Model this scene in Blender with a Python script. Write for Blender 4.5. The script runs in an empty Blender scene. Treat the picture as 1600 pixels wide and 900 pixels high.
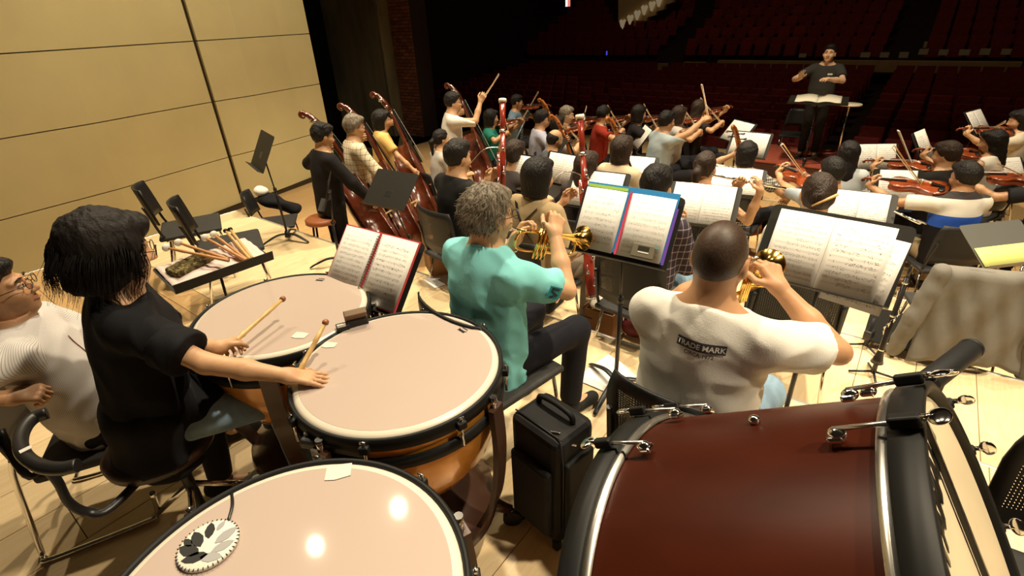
import bpy, bmesh, math, random
import numpy as np
from mathutils import Vector, Matrix
random.seed(7); RNG = np.random.default_rng(5)
S = bpy.context.scene
COL = S.collection
# ------------------------------------------------------------------ camera
FPX, PITCH, ROLL, CZ = 800.0, math.radians(28), math.radians(2.7), 1.9
_c, _s = math.cos(ROLL), math.sin(ROLL)
FW = np.array([0, math.cos(PITCH), -math.sin(PITCH)])
_r0 = np.array([1.0, 0, 0]); _u0 = np.cross(_r0, FW)
RI = _c*_r0 - _s*_u0; UP = _c*_u0 + _s*_r0
CAM = np.array([0, 0, CZ])
cd = bpy.data.cameras.new('camera'); cam = bpy.data.objects.new('camera', cd); COL.objects.link(cam)
cd.sensor_width = 36; cd.lens = 36*FPX/1600; cd.clip_start = .05; cd.clip_end = 200
cam.matrix_world = Matrix(((RI[0], UP[0], -FW[0], 0), (RI[1], UP[1], -FW[1], 0), (RI[2], UP[2], -FW[2], CZ), (0, 0, 0, 1)))
S.camera = cam
# ------------------------------------------------------------------ light
S.view_settings.view_transform = 'Standard'; S.view_settings.look = 'None'
S.view_settings.gamma = 1; S.view_settings.use_curve_mapping = False
S.view_settings.exposure = 0.0
W = bpy.data.worlds.new('dim hall air'); S.world = W; W.use_nodes = True
W.node_tree.nodes['Background'].inputs[0].default_value = (1.0, .72, .42, 1)
W.node_tree.nodes['Background'].inputs[1].default_value = 0.014
# stage frame: T runs along the riser edges (stage right to left), N from the risers to the audience
TD = np.array([.785, -.62, 0]); ND = np.array([.62, .785, 0])
def st(t, n, z=0.0): return TD*t + ND*n + np.array([0, 0, z])
YN = math.atan2(.62, .785)            # clockwise from +Y: the way the players face
def spot(t, n, z, aim_t, aim_n, power, size=80, rad=.12, col=(1, .835, .585)):
    l = bpy.data.lights.new('stage_or_fill_light', 'SPOT'); o = bpy.data.objects.new('stage_or_fill_light', l); COL.objects.link(o)
    l.energy = power; l.spot_size = math.radians(size); l.spot_blend = .5; l.shadow_soft_size = rad; l.color = col
    p = Vector(st(t, n, z)); a = Vector(st(aim_t, aim_n, -.3)); o.location = p
    o.rotation_euler = (a-p).to_track_quat('-Z', 'Y').to_euler()
for t, n, p in ((-2.6, 3.3, 900), (.6, 2.6, 1500), (3.2, 2.2, 1500),
                (-4.6, 6.2, 1200), (-1.4, 6.4, 1150), (1.8, 6.0, 1000)):
    spot(t, n, 6.5, t*.93, n-.5, p)
spot(-1.2, 5.6, 6.4, -1.3, 9.5, 700, 46)      # front light on the podium
spot(-4.9, 3.1, 6.5, -2.6, 1.6, 620, 84, .06); spot(-5.4, 1.95, 6.5, -3.2, 1.2, 420, 84, .06)
spot(-3.6, 2.4, 6.6, -8.4, 2.2, 620, 78); spot(-4.6, 5.2, 6.6, -9.0, 4.6, 340, 70)
spot(-4.0, 14.5, 10, -7.0, 25, 340, 118, .3, (1, .72, .45))   # added unseen fill light, brightens the seats and parapets of the hall
# ------------------------------------------------------------------ helpers
def ray(px, py): return RI*(px-800)/FPX - UP*(py-450)/FPX + FW
def at(px, py, z):
    d = ray(px, py); return CAM + d*((z-CZ)/d[2])
def atd(px, py, dep): return CAM + ray(px, py)*dep
def yawdir(y): return np.array([math.sin(y), math.cos(y), 0.0])
def unit(v):
    v = np.asarray(v, float); return v/max(np.linalg.norm(v), 1e-9)
MATS = {}
def mat(name, col, rough=.5, metal=0.0, spec=.5, var=0.0, vscale=8.0, bump=0.0, bscale=60.0, coat=0.0, emit=None, rnd=0.0, trans=0.0, stretch=(1, 1, 1), col2=None):
    if name in MATS: return MATS[name]
    m = bpy.data.materials.new(name); m.use_nodes = True; nt = m.node_tree; b = nt.nodes['Principled BSDF']
    L = nt.links.new
    b.inputs['Roughness'].default_value = rough; b.inputs['Metallic'].default_value = metal
    b.inputs['Specular IOR Level'].default_value = spec; b.inputs['Coat Weight'].default_value = coat
    b.inputs['Base Color'].default_value = (*col, 1)
    if trans: b.inputs['Transmission Weight'].default_value = trans
    if emit: b.inputs['Emission Color'].default_value = (*emit[:3], 1); b.inputs['Emission Strength'].default_value = emit[3]
    if var or rnd or bump or col2:
        tc = nt.nodes.new('ShaderNodeTexCoord'); mp = nt.nodes.new('ShaderNodeMapping'); mp.inputs['Scale'].default_value = stretch
        L(tc.outputs['Object'], mp.inputs['Vector'])
    if var or col2:
        nz = nt.nodes.new('ShaderNodeTexNoise'); nz.inputs['Scale'].default_value = vscale; nz.inputs['Detail'].default_value = 4
        L(mp.outputs[0], nz.inputs['Vector'])
        rp = nt.nodes.new('ShaderNodeValToRGB'); v = var or .5
        c2 = col2 or tuple(min(1, c*(1+v)) for c in col); c1 = col if col2 else tuple(c*(1-v) for c in col)
        rp.color_ramp.elements[0].position = .32; rp.color_ramp.elements[1].position = .68
        rp.color_ramp.elements[0].color = (*c1, 1); rp.color_ramp.elements[1].color = (*c2, 1)
        L(nz.outputs['Fac'], rp.inputs['Fac']); out = rp.outputs['Color']
        if rnd:
            oi = nt.nodes.new('ShaderNodeObjectInfo'); hs = nt.nodes.new('ShaderNodeHueSaturation'); mr = nt.nodes.new('ShaderNodeMapRange')
            mr.inputs['To Min'].default_value = 1-rnd; mr.inputs['To Max'].default_value = 1+rnd
            L(oi.outputs['Random'], mr.inputs['Value']); L(mr.outputs[0], hs.inputs['Value']); L(out, hs.inputs['Color']); out = hs.outputs['Color']
        L(out, b.inputs['Base Color'])
    if bump:
        nb = nt.nodes.new('ShaderNodeTexNoise'); nb.inputs['Scale'].default_value = bscale; nb.inputs['Detail'].default_value = 3
        L(mp.outputs[0], nb.inputs['Vector'])
        bp = nt.nodes.new('ShaderNodeBump'); bp.inputs['Strength'].default_value = bump; bp.inputs['Distance'].default_value = .01
        L(nb.outputs['Fac'], bp.inputs['Height']); L(bp.outputs[0], b.inputs['Normal'])
    MATS[name] = m; return m
class NT:
    """small node-graph writer"""
    def __init__(s, name, rough=.6, spec=.3):
        s.m = bpy.data.materials.new(name); s.m.use_nodes = True; s.t = s.m.node_tree; s.b = s.t.nodes['Principled BSDF']
        s.b.inputs['Roughness'].default_value = rough; s.b.inputs['Specular IOR Level'].default_value = spec; MATS[name] = s.m
    def n(s, typ, **kw):
        o = s.t.nodes.new(typ)
        for k, v in kw.items(): setattr(o, k, v)
        return o
    def link(s, a, b): s.t.links.new(a, b)
    def math(s, op, a, b=0.0, c=None):
        o = s.n('ShaderNodeMath', operation=op)
        for i, v in enumerate((a, b) if c is None else (a, b, c)):
            if isinstance(v, (int, float)): o.inputs[i].default_value = v
            else: s.link(v, o.inputs[i])
        return o.outputs[0]
    def mix(s, f, a, b):
        o = s.n('ShaderNodeMix', data_type='RGBA')
        for i, v in ((0, f), (6, a), (7, b)):
            if isinstance(v, tuple): o.inputs[i].default_value = (*v, 1)
            elif isinstance(v, (int, float)): o.inputs[i].default_value = v
            else: s.link(v, o.inputs[i])
        return o.outputs[2]
    def coord(s, which='Object'):
        tc = s.n('ShaderNodeTexCoord'); sp = s.n('ShaderNodeSeparateXYZ'); s.link(tc.outputs[which], sp.inputs[0])
        return tc.outputs[which], sp.outputs
    def noise(s, vec, scale, detail=3, stretch=None):
        if stretch:
            mp = s.n('ShaderNodeMapping'); mp.inputs['Scale'].default_value = stretch; s.link(vec, mp.inputs[0]); vec = mp.outputs[0]
        o = s.n('ShaderNodeTexNoise'); o.inputs['Scale'].default_value = scale; o.inputs['Detail'].default_value = detail; s.link(vec, o.inputs['Vector'])
        return o.outputs['Fac']
    def out(s, col): s.link(col, s.b.inputs['Base Color']); return s.m
def tag(o, label=None, cat=None, group=None, kind=None):
    for k, v in (('label', label), ('category', cat), ('group', group), ('kind', kind)):
        if v: o[k] = v
    return o
def empty(name, loc=(0, 0, 0), label=None, cat=None, group=None, kind=None, M=None):
    o = bpy.data.objects.new(name, None); COL.objects.link(o); o.empty_display_size = .05
    if M is not None: o.matrix_world = M
    else: o.location = loc
    return tag(o, label, cat, group, kind)
def link_mesh(name, me, m=None, parent=None, smooth=False):
    o = bpy.data.objects.new(name, me); COL.objects.link(o)
    if m is not None and not len(me.materials): me.materials.append(m)
    if parent is not None: o.parent = parent
    return o
def raw(name, V, F, m=None, parent=None, smooth=False):
    me = bpy.data.meshes.new(name); me.from_pydata([tuple(map(float, v)) for v in V], [], [tuple(map(int, f)) for f in F]); me.update()
    if smooth: me.polygons.foreach_set('use_smooth', [True]*len(me.polygons))
    return link_mesh(name, me, m, parent)
class MB:
    def __init__(s): s.V = []; s.F = []; s.S = []
    def add(s, V, F, smooth=False):
        k = len(s.V); s.V += [tuple(map(float, v)) for v in V]; s.F += [tuple(int(i)+k for i in f) for f in F]; s.S += [smooth]*len(F); return s
    def box(s, c, size, R=None, bev=0.0):
        hx, hy, hz = [q/2 for q in size]; c = np.array(c, float); R = np.eye(3) if R is None else np.array(R)
        if bev <= 0:
            V = [c+R@np.array((x, y, z)) for x in (-hx, hx) for y in (-hy, hy) for z in (-hz, hz)]
            return s.add(V, [(0, 1, 3, 2), (4, 6, 7, 5), (0, 4, 5, 1), (2, 3, 7, 6), (0, 2, 6, 4), (1, 5, 7, 3)])
        bm = bmesh.new(); bmesh.ops.create_cube(bm, size=1.0)
        bmesh.ops.scale(bm, vec=size, verts=bm.verts); bmesh.ops.bevel(bm, geom=bm.edges[:], offset=min(bev, min(size)*.49), segments=3, profile=.5, affect='EDGES')
        bm.verts.index_update(); V = [c+R@np.array(v.co) for v in bm.verts]; F = [[v.index for v in f.verts] for f in bm.faces]; bm.free()
        return s.add(V, F, False)
    def tube(s, pts, r, seg=8, cap=True, closed=False, flat=None):
        pts = [np.array(p, float) for p in pts]; n = len(pts); rr = [r]*n if np.isscalar(r) else list(r)
        V = []; F = []; prev = None
        for i, p in enumerate(pts):
            a = pts[i-1] if (i > 0 or closed) else p; b = pts[(i+1) % n] if (i < n-1 or closed) else p
            t = unit(b-a)
            if prev is None:
                u = np.cross(t, [0, 0, 1]) if abs(t[2]) < .9 else np.cross(t, [1, 0, 0])
            else: u = prev-t*(prev@t)
            u = unit(u); prev = u; v = np.cross(t, u)
            for k in range(seg):
                an = 2*math.pi*k/seg; ru = rr[i]; rv = rr[i]*(flat or 1)
                V.append(p+u*math.cos(an)*ru+v*math.sin(an)*rv)
        m = n if closed else n-1
        for i in range(m):
            j = (i+1) % n
            for k in range(seg): F.append((i*seg+k, i*seg+(k+1) % seg, j*seg+(k+1) % seg, j*seg+k))
        s.add(V, F, True)
        if cap and not closed:
            k0 = len(s.V)-len(V); s.F += [tuple(k0+k for k in range(seg))[::-1], tuple(k0+(n-1)*seg+k for k in range(seg))]; s.S += [False, False]
        return s
    def lathe(s, prof, seg=32, c=(0, 0, 0), R=None, smooth=True):
        c = np.array(c, float); R = np.eye(3) if R is None else np.array(R); V = []; F = []; n = len(prof)
        for k in range(seg):
            a = 2*math.pi*k/seg
            for (r, z) in prof: V.append(c+R@np.array((r*math.cos(a), r*math.sin(a), z)))
        for k in range(seg):
            j = (k+1) % seg
            for i in range(n-1): F.append((k*n+i, j*n+i, j*n+i+1, k*n+i+1))
        return s.add(V, F, smooth)
    def disc(s, c, r, seg=48, R=None):
        R = np.eye(3) if R is None else np.array(R); c = np.array(c, float)
        return s.add([c+R@np.array((r*math.cos(2*math.pi*k/seg), r*math.sin(2*math.pi*k/seg), 0)) for k in range(seg)], [tuple(range(seg))])
    def prism(s, out, z0, z1, M=None):
        """closed 2-D outline extruded along z; M maps local to target"""
        n = len(out); V = [np.array((x, y, z)) for z in (z0, z1) for x, y in out]
        if M is not None: V = [np.array(M[0])+np.array(M[1])@v for v in V]
        F = [tuple(range(n))[::-1], tuple(range(n, 2*n))]+[(i, (i+1) % n, n+(i+1) % n, n+i) for i in range(n)]
        return s.add(V, F)
    def ell(s, c, r, seg=14, R=None):
        prof = [(max(1e-4, math.sin(math.pi*i/seg)), -math.cos(math.pi*i/seg)) for i in range(seg+1)]
        R = np.eye(3) if R is None else np.array(R)
        return s.lathe(prof, seg*2, c, R@np.diag(r))
    def build(s, name, m=None, parent=None, label=None):
        me = bpy.data.meshes.new(name); me.from_pydata(s.V, [], s.F); me.update()
        me.polygons.foreach_set('use_smooth', s.S)
        o = link_mesh(name, me, m, parent)
        if label: o['label'] = label
        return o
def rotz(a): return np.array([[math.cos(a), -math.sin(a), 0], [math.sin(a), math.cos(a), 0], [0, 0, 1]])
def rotx(a): return np.array([[1, 0, 0], [0, math.cos(a), -math.sin(a)], [0, math.sin(a), math.cos(a)]])
def roty(a): return np.array([[math.cos(a), 0, math.sin(a)], [0, 1, 0], [-math.sin(a), 0, math.cos(a)]])
def frame(x, y, z, o):
    return Matrix(((x[0], y[0], z[0], o[0]), (x[1], y[1], z[1], o[1]), (x[2], y[2], z[2], o[2]), (0, 0, 0, 1)))
def axes(y, up):
    """orthonormal x, y, z with y kept and z near up"""
    y = unit(y); x = unit(np.cross(y, up)); return x, y, np.cross(x, y)
def alignz(d):
    d = unit(d); a = np.cross([0, 0, 1], d) if abs(d[2]) < .999 else np.array([1., 0, 0]); x = unit(a); y = np.cross(d, x)
    return np.array([x, y, d]).T
def clone(o, parent=None, M=None):
    c = o.copy(); COL.objects.link(c); c.parent = parent
    if M is not None: c.matrix_world = M
    for ch in o.children: clone(ch, c)
    return c
def spline(pts, n=8):
    """Catmull-Rom through pts"""
    P = [np.array(p, float) for p in pts]; P = [2*P[0]-P[1]]+P+[2*P[-1]-P[-2]]; out = []
    for i in range(1, len(P)-2):
        for k in range(n):
            t = k/n; a, b, c, d = P[i-1:i+3]
            out.append(.5*((2*b)+(-a+c)*t+(2*a-5*b+4*c-d)*t*t+(-a+3*b-3*c+d)*t**3))
    out.append(P[-2]); return out
# ------------------------------------------------------------------ materials
def wood_mat(name, c1, c2, rnd=.12, rough=.35, scale=1.0):
    w = NT(name, rough, .4); vec, _ = w.coord()
    oi = w.n('ShaderNodeObjectInfo'); add = w.n('ShaderNodeVectorMath', operation='ADD'); w.link(vec, add.inputs[0])
    cb = w.n('ShaderNodeCombineXYZ'); w.link(w.math('MULTIPLY', oi.outputs['Random'], 37.0), cb.inputs[0]); w.link(w.math('MULTIPLY', oi.outputs['Random'], 91.0), cb.inputs[2]); w.link(cb.outputs[0], add.inputs[1])
    g = w.noise(add.outputs[0], 6*scale, 6, (6, .7, 3)); g2 = w.noise(add.outputs[0], 2.2*scale, 2, (5, .5, 2))
    rings = w.math('FRACT', w.math('MULTIPLY', g2, 9.0)); f = w.math('ADD', w.math('MULTIPLY', g, .65), w.math('MULTIPLY', rings, .35))
    col = w.mix(f, c1, c2); hs = w.n('ShaderNodeHueSaturation'); mr = w.n('ShaderNodeMapRange'); mr.inputs['To Min'].default_value = 1-rnd; mr.inputs['To Max'].default_value = 1+rnd
    w.link(oi.outputs['Random'], mr.inputs['Value']); w.link(mr.outputs[0], hs.inputs['Value']); w.link(col, hs.inputs['Color'])
    return w.out(hs.outputs[0])
M_PLANK = wood_mat('pine plank', (.72, .52, .28), (.88, .71, .45))
M_STAGE = wood_mat('stage plank', (.54, .33, .14), (.70, .47, .23), .1)
M_EDGE = mat('aluminium edge', (.75, .74, .70), .35, .8)
M_JOINT = mat('joint backing wood', (.16, .09, .04), .9)  # darker wood of the backing under the plank gaps
M_DARK = mat('black void', (.012, .011, .010), .9)
M_WALL = mat('cream panel', (.78, .69, .37), .55, var=.04, vscale=1.5, spec=.3)
M_SEAM = mat('panel gap', (.05, .032, .012), .8)
M_BLACK = mat('black plastic', (.012, .012, .013), .45, spec=.5)
M_BLACKM = mat('black metal', (.02, .02, .022), .38, .3)
M_CHROME = mat('chrome', (.82, .80, .77), .12, 1.0)
M_STEEL = mat('brushed steel', (.62, .60, .56), .3, 1.0)
M_WHITE = mat('white paper', (.84, .82, .78), .7)
# ------------------------------------------------------------------ floors
L0, L1, L2, L3 = 0.0, -.2, -.4, -.62
N1, N2, N3 = 2.6, 3.82, 5.05
def plank_field(root, t0, t1, n0, n1, z, wt, ln, m, along='n', off=0.0, name='plank'):
    """rows of boards; every board its own mesh object under root, boards of one size sharing data"""
    cache = {}
    A, B = (t0, t1), (n0, n1)
    if along == 't': A, B = B, A
    na = max(1, round((A[1]-A[0])/wt)); wa = (A[1]-A[0])/na
    for i in range(na):
        b = B[0]-(off*((i*7) % 3)); 
        while b < B[1]-1e-3:
            b0, b1 = max(b, B[0]), min(b+ln, B[1]); b += ln
            if b1-b0 < .05: continue
            key = round(b1-b0, 3)
            if key not in cache:
                mb = MB(); g = .0016; hx, hy = wa/2-g, (b1-b0)/2-g
                o2 = [(-hx, -hy), (hx, -hy), (hx, hy), (-hx, hy)]; k = .0018
                V = [(x, y, -.02) for x, y in o2]+[(x, y, -k) for x, y in o2]+[(x-math.copysign(k, x), y-math.copysign(k, y), 0) for x, y in o2]
                F = [(8, 9, 10, 11)]+[(a, (a+1) % 4, 4+(a+1) % 4, 4+a) for a in range(4)]+[(4+a, 4+(a+1) % 4, 8+(a+1) % 4, 8+a) for a in range(4)]
                mb.add(V, F); me = bpy.data.meshes.new(name); me.from_pydata(mb.V, [], mb.F); me.update(); me.materials.append(m); cache[key] = me
            ca, cb_ = A[0]+(i+.5)*wa, (b0+b1)/2
            p = st(ca, cb_, z) if along == 'n' else st(cb_, ca, z)
            o = bpy.data.objects.new(name, cache[key]); COL.objects.link(o); o.parent = root
            yd = ND if along == 'n' else TD; xd = np.cross(yd, [0, 0, 1.]); o.matrix_local = frame(xd, yd, (0, 0, 1), p)
def riser(name, label, t0, t1, n0, n1, z, depth, fields):
    root = empty(name, (0, 0, 0), label, None, None, 'structure')
    mb = MB(); c = st((t0+t1)/2, (n0+n1)/2, z-.022-depth/2); R = np.array([TD, ND, [0, 0, 1]]).T
    mb.box(c, (t1-t0, n1-n0, depth), R); mb.build('platform_body', M_JOINT, root)
    for f in fields: plank_field(root, *f)
    for a, b in (((t0, n1), (t1, n1)), ((t0, n0), (t0, n1)), ((t1, n0), (t1, n1))):
        m2 = MB(); d = st(*b)-st(*a); ln = np.linalg.norm(d); x, y, zz = axes(d, (0, 0, 1))
        m2.box((st(*a, z-.018)+st(*b, z-.018))/2, (.022, ln+.02, .042), np.array([x, y, zz]).T, .003); m2.build('edge_strip', M_EDGE, root)
    return root
riser('floor', 'pale pine platform carrying the timpani and brass', -6.15, 3.4, -1.3, N1, L0, .60,
      [(-3.9, 3.4, -1.3, N1, L0, .305, 1.95, M_PLANK, 'n', .65), (-6.15, -3.9, -1.3, 1.35, L0, .19, 2.25, M_STAGE, 't', 0), (-6.15, -3.9, 1.35, N1, L0, .3, 1.25, M_PLANK, 'n', 0)])
riser('floor', 'middle pine platform one step below the timpani', -3.2, 4.6, N1+.02, N2, L1, .40, [(-3.2, 4.6, N1+.02, N2, L1, .305, 1.22, M_PLANK, 'n', 0)])
riser('floor', 'lowest pine platform two steps below the timpani', -3.2, 5.2, N2+.02, N3, L2, .2, [(-3.2, 5.2, N2+.02, N3, L2, .305, 1.23, M_PLANK, 'n', 0)])
fl = empty('floor', (0, 0, 0), 'honey-coloured boarded stage floor under the string players', None, None, 'structure')
mb = MB(); mb.box(st(-.5, 4.6, L3-.12), (17, 12.2, .19), np.array([TD, ND, [0, 0, 1]]).T); mb.build('stage_deck', M_JOINT, fl)
plank_field(fl, -9, 8, -1.5, 10.7, L3, .42, 4.07, M_STAGE, 'n', 1.4)
# ------------------------------------------------------------------ acoustic shell wall, panel by panel
WL = empty('wall_left', (0, 0, 0), 'tall cream acoustic shell wall of folded panels', None, None, 'structure')
def wt_(n, bulge=0): return -7.52-.2*n+bulge
folds = {-2.2: 0, -.6: .05, .55: .02, 2.0: .10, 2.55: .05, 3.6: 0, 3.66: 0, 4.28: .06, 5.1: .015, 5.68: .04}
bays = [[-2.2, -.6, .55, 2.0, 2.55, 3.6], [3.66, 4.28, 5.1, 5.68]]
rows = [-.55, .17, .97, 1.77, 2.57, 3.37, 4.17, 5.0]
for bay in bays:
    for z0, z1 in zip(rows[:-1], rows[1:]):
        g = .006; pts = [(wt_(n, folds[n]), n) for n in bay]
        V = []; F = []
        for t, n in pts:
            for dz in (z0+g, z1-g): V.append(st(t, n, dz))
        for t, n in pts:
            for dz in (z0+g, z1-g): V.append(st(t-.05, n, dz))
        k = len(pts)
        for i in range(k-1):
            a = 2*i; b = 2*k+2*i
            F += [(a, a+2, a+3, a+1), (b, b+1, b+3, b+2), (a+1, a+3, b+3, b+1), (a, b, b+2, a+2)]
        F += [(0, 1, 2*k+1, 2*k), (2*k-2, 4*k-2, 4*k-1, 2*k-1)]
        raw('wall_panel', V, F, M_WALL, WL)
mb = MB()
for a, b in ((-2.2, 3.6), (3.6, 5.66)):
    pa, pb = st(wt_(a, -.06), a), st(wt_(b, -.06), b)
    mb.add([pa+[0, 0, -.6], pb+[0, 0, -.6], pb+[0, 0, 5], pa+[0, 0, 5]], [(0, 1, 2, 3)])
mb.build('backing', M_SEAM, WL)
mb = MB(); pa, pb = st(wt_(-2.2, .12), -2.2), st(wt_(5.68, .03), 5.68)
mb.add([st(wt_(-2.2, .01), -2.2, L3), st(wt_(5.68, .05), 5.68, L3), st(wt_(5.68, .05), 5.68, -.545), st(wt_(-2.2, .01), -2.2, -.545)], [(0, 1, 2, 3)]); mb.build('kick_strip', M_SEAM, WL)
# ------------------------------------------------------------------ proscenium and hall
M_CONC = mat('stained concrete', (.16, .135, .075), .85, var=.35, vscale=2.5, stretch=(1, 1, .25))
M_BRICK = mat('dark red brick', (.20, .07, .035), .85, rnd=.35, var=.25, vscale=6)
M_HALL = mat('dark hall panel', (.028, .012, .009), .8, var=.2, vscale=2)
M_SEAT = mat('red seat cloth', (.20, .013, .010), .8, var=.2, vscale=9, rnd=.25)
M_BAND = mat('tan parapet', (.42, .27, .12), .7, var=.1, vscale=3)
R_S = np.array([TD, ND, [0, 0, 1]]).T
def sbox(name, t0, t1, n0, n1, z0, z1, m, parent=None, bev=0):
    mb = MB(); mb.box(st((t0+t1)/2, (n0+n1)/2, (z0+z1)/2), (t1-t0, n1-n0, z1-z0), R_S, bev); return mb.build(name, m, parent)
def at_n(px, py, n):
    d = ray(px, py); k = (n-ND@CAM)/(ND@d); return CAM+d*k
def tz(px, py, n):
    w = at_n(px, py, n); return float(TD@w), float(w[2])
hf = empty('floor', (0, 0, 0), 'dark sloping auditorium floor below the stage', None, None, 'structure')
sbox('stage_front', -16, 10, 10.7, 10.85, -1.75, L3, M_HALL, hf)
V = [st(-22, 10.8, -1.75), st(12, 10.8, -1.75), st(12, 24, -1.0), st(-22, 24, -1.0)]; raw('hall_floor_slope', V, [(0, 1, 2, 3)], M_HALL, hf)
V = [st(-22, 24, -.6), st(12, 24, -.6), st(12, 40, 5.2), st(-22, 40, 5.2)]; raw('upper_floor_slope', V, [(0, 1, 2, 3)], M_HALL, hf)
sbox('aisle_riser', -22, 12, 24.0, 24.1, -1.2, -.55, M_HALL, hf)
wh = empty('wall_back', (0, 0, 0), 'dark rear and side walls of the auditorium', None, None, 'structure')
sbox('rear_wall', -24, 14, 40, 40.3, -2, 16, M_HALL, wh)
sbox('side_wall', -20.3, -20, 8, 40, -2, 16, M_HALL, wh); sbox('side_wall', 13, 13.3, 10, 40, -2, 16, M_HALL, wh)
# wing behind the shell, concrete column and brick return
t_a, _ = tz(527, 120, 8.6); t_b, _ = tz(611, 120, 8.6); t_c, _ = tz(657, 120, 8.9)
pr = empty('wall_wing', (0, 0, 0), 'black wing with a stained concrete pillar and dark brick return', None, None, 'structure')
sbox('pillar', t_a, t_b, 8.5, 9.2, L3, 9, M_CONC, pr, .02)
sbox('conduit', t_b-.06, t_b-.035, 8.47, 8.5, L3, 9, M_STEEL, pr)
sbox('dark_void_sheet', -14, t_a-.02, 9.0, 9.1, L3, 9, M_DARK, pr)  # black sheet standing in for the dark void beside the pillar
sbox('mortar_core', t_b+.02, t_c-.01, 8.8, 9.3, L3, 6.0, mat('mortar', (.03, .018, .012), .9), pr)
bw, bh = .2, .072; brick_me = {}
z = L3; r = 0
while z < 2.6:
    x = t_b+.02-(bw/2 if r % 2 else 0)
    while x < t_c-.02:
        x0, x1 = max(x, t_b+.02), min(x+bw, t_c); x += bw
        if x1-x0 < .03: continue
        key = round(x1-x0, 3)
        if key not in brick_me:
            m2 = MB(); m2.box((0, 0, 0), (x1-x0-.01, .03, bh-.012), None); me = bpy.data.meshes.new('brick'); me.from_pydata(m2.V, [], m2.F); me.materials.append(M_BRICK); brick_me[key] = me
        o = bpy.data.objects.new('brick', brick_me[key]); COL.objects.link(o); o.parent = pr
        o.matrix_local = frame(TD, ND, (0, 0, 1), st((x0+x1)/2, 8.79-.004*random.random(), z+bh/2))
    z += bh; r += 1
# parapet of the cross aisle
pp = empty('trim_1', (0, 0, 0), 'tan parapet wall along the cross aisle of the hall', None, None, 'structure')
for a, b, y0, y1 in ((950, 1043, 98, 116), (1068, 1102, 97, 115), (1121, 1285, 94, 113), (1300, 1600, 94, 112), (1604, 1780, 94, 112)):
    ta, za = tz(a, y0, 23.6); tb, _ = tz(b, y0, 23.6); _, zb = tz(a, y1, 23.6)
    sbox('parapet', ta, tb, 23.6, 23.8, zb, za, M_BAND, pp, .02)
ta, za = tz(908, 102, 22.0); tb, zb = tz(924, 136, 22.0); sbox('low_pier', ta, tb, 22, 22.2, zb, za, M_BAND, pp)
ta, za = tz(950, 100, 21.4); tb, zb = tz(985, 135, 21.4); sbox('low_pier', ta, tb, 23.0, 23.2, zb-.1, za-.3, M_BAND, pp)
# stepped stair parapet on the side of the hall with small wall lamps
sp = empty('trim_2', (0, 0, 0), 'stepped tan stair parapet at the side of the hall', None, None, 'structure')
pix = [(966, -60), (966, 58), (998, 37), (998, 34), (1010, 33), (1012, 27), (1024, 24), (1026, 18), (1037, 15), (1040, 7), (1051, 4), (1054, -8), (1066, -12), (1080, -60)]
pts = [tz(x, y, 27) for x, y in pix]; n = len(pts)
V = [st(t, 27, z) for t, z in pts]+[st(t, 27.3, z) for t, z in pts]
raw('stepped_panel', V, [tuple(range(n)), tuple(range(2*n-1, n-1, -1))]+[(i, n+i, n+(i+1) % n, (i+1) % n) for i in range(n)], mat('stair parapet cream', (.80, .58, .28), .6), sp)
M_LAMP = mat('dim lamp', (.7, .6, .4), .5, emit=(1, .8, .5, .16))
for i, (x, y) in enumerate(((973, 37), (985, 30), (996, 23), (1007, 15), (1019, 9), (1030, 2))):
    c = at_n(x, y, 26.95); L = empty('wall_lamp', c, 'small heart-shaped wall lamp on the stepped parapet, number %s from the lowest' % ('one two three four five six'.split()[i]), 'lamp', 'lamps on the stepped parapet')
    R = R_S; mb = MB(); o = [(-.17, .12), (-.09, .2), (0, .13), (.09, .2), (.17, .12), (.1, -.08), (.03, -.24), (-.03, -.24), (-.1, -.08)]
    mb.prism(o, 0, .06, ((0, 0, 0), R@rotx(math.pi/2))); mb.build('shade', M_LAMP, L)
    mb = MB(); mb.box(ND*.03, (.06, .06, .1), R); mb.build('bracket', M_BAND, L)
# exit sign and small blue indicator
c = at_n(888, 3, 26); e = empty('exit_sign', c, 'small red and white illuminated exit sign high in the dark hall', 'sign')
mb = MB(); mb.box((0, 0, 0), (.34, .08, .46), R_S); mb.build('housing', M_BLACK, e)
for dx, col in ((-.075, 'w'), (.075, 'r')):
    mb = MB(); mb.box(TD*dx-ND*.045, (.13, .01, .42), R_S)
    mb.build('lit_panel', mat('sign '+col, (.9, .9, .9), .5, emit=((1, .75, .7, 1.3) if col == 'w' else (1, .25, .2, .9))), e)
for (x, y), lab in (((948, 83), 'upper'), ((893, 145), 'lower')):
    c = at_n(x, y, 21); e = empty('indicator_lamp', c, 'tiny blue indicator light in the dark hall, the %s one' % lab, 'light')
    mb = MB(); mb.box((0, 0, 0), (.05, .04, .16), R_S, .01); mb.build('lens', mat('blue glow', (.1, .1, .9), .4, emit=(.08, .08, 1, .7)), e)
    mb = MB(); mb.box(ND*.03, (.1, .03, .22), R_S); mb.build('housing', M_BLACK, e)
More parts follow.
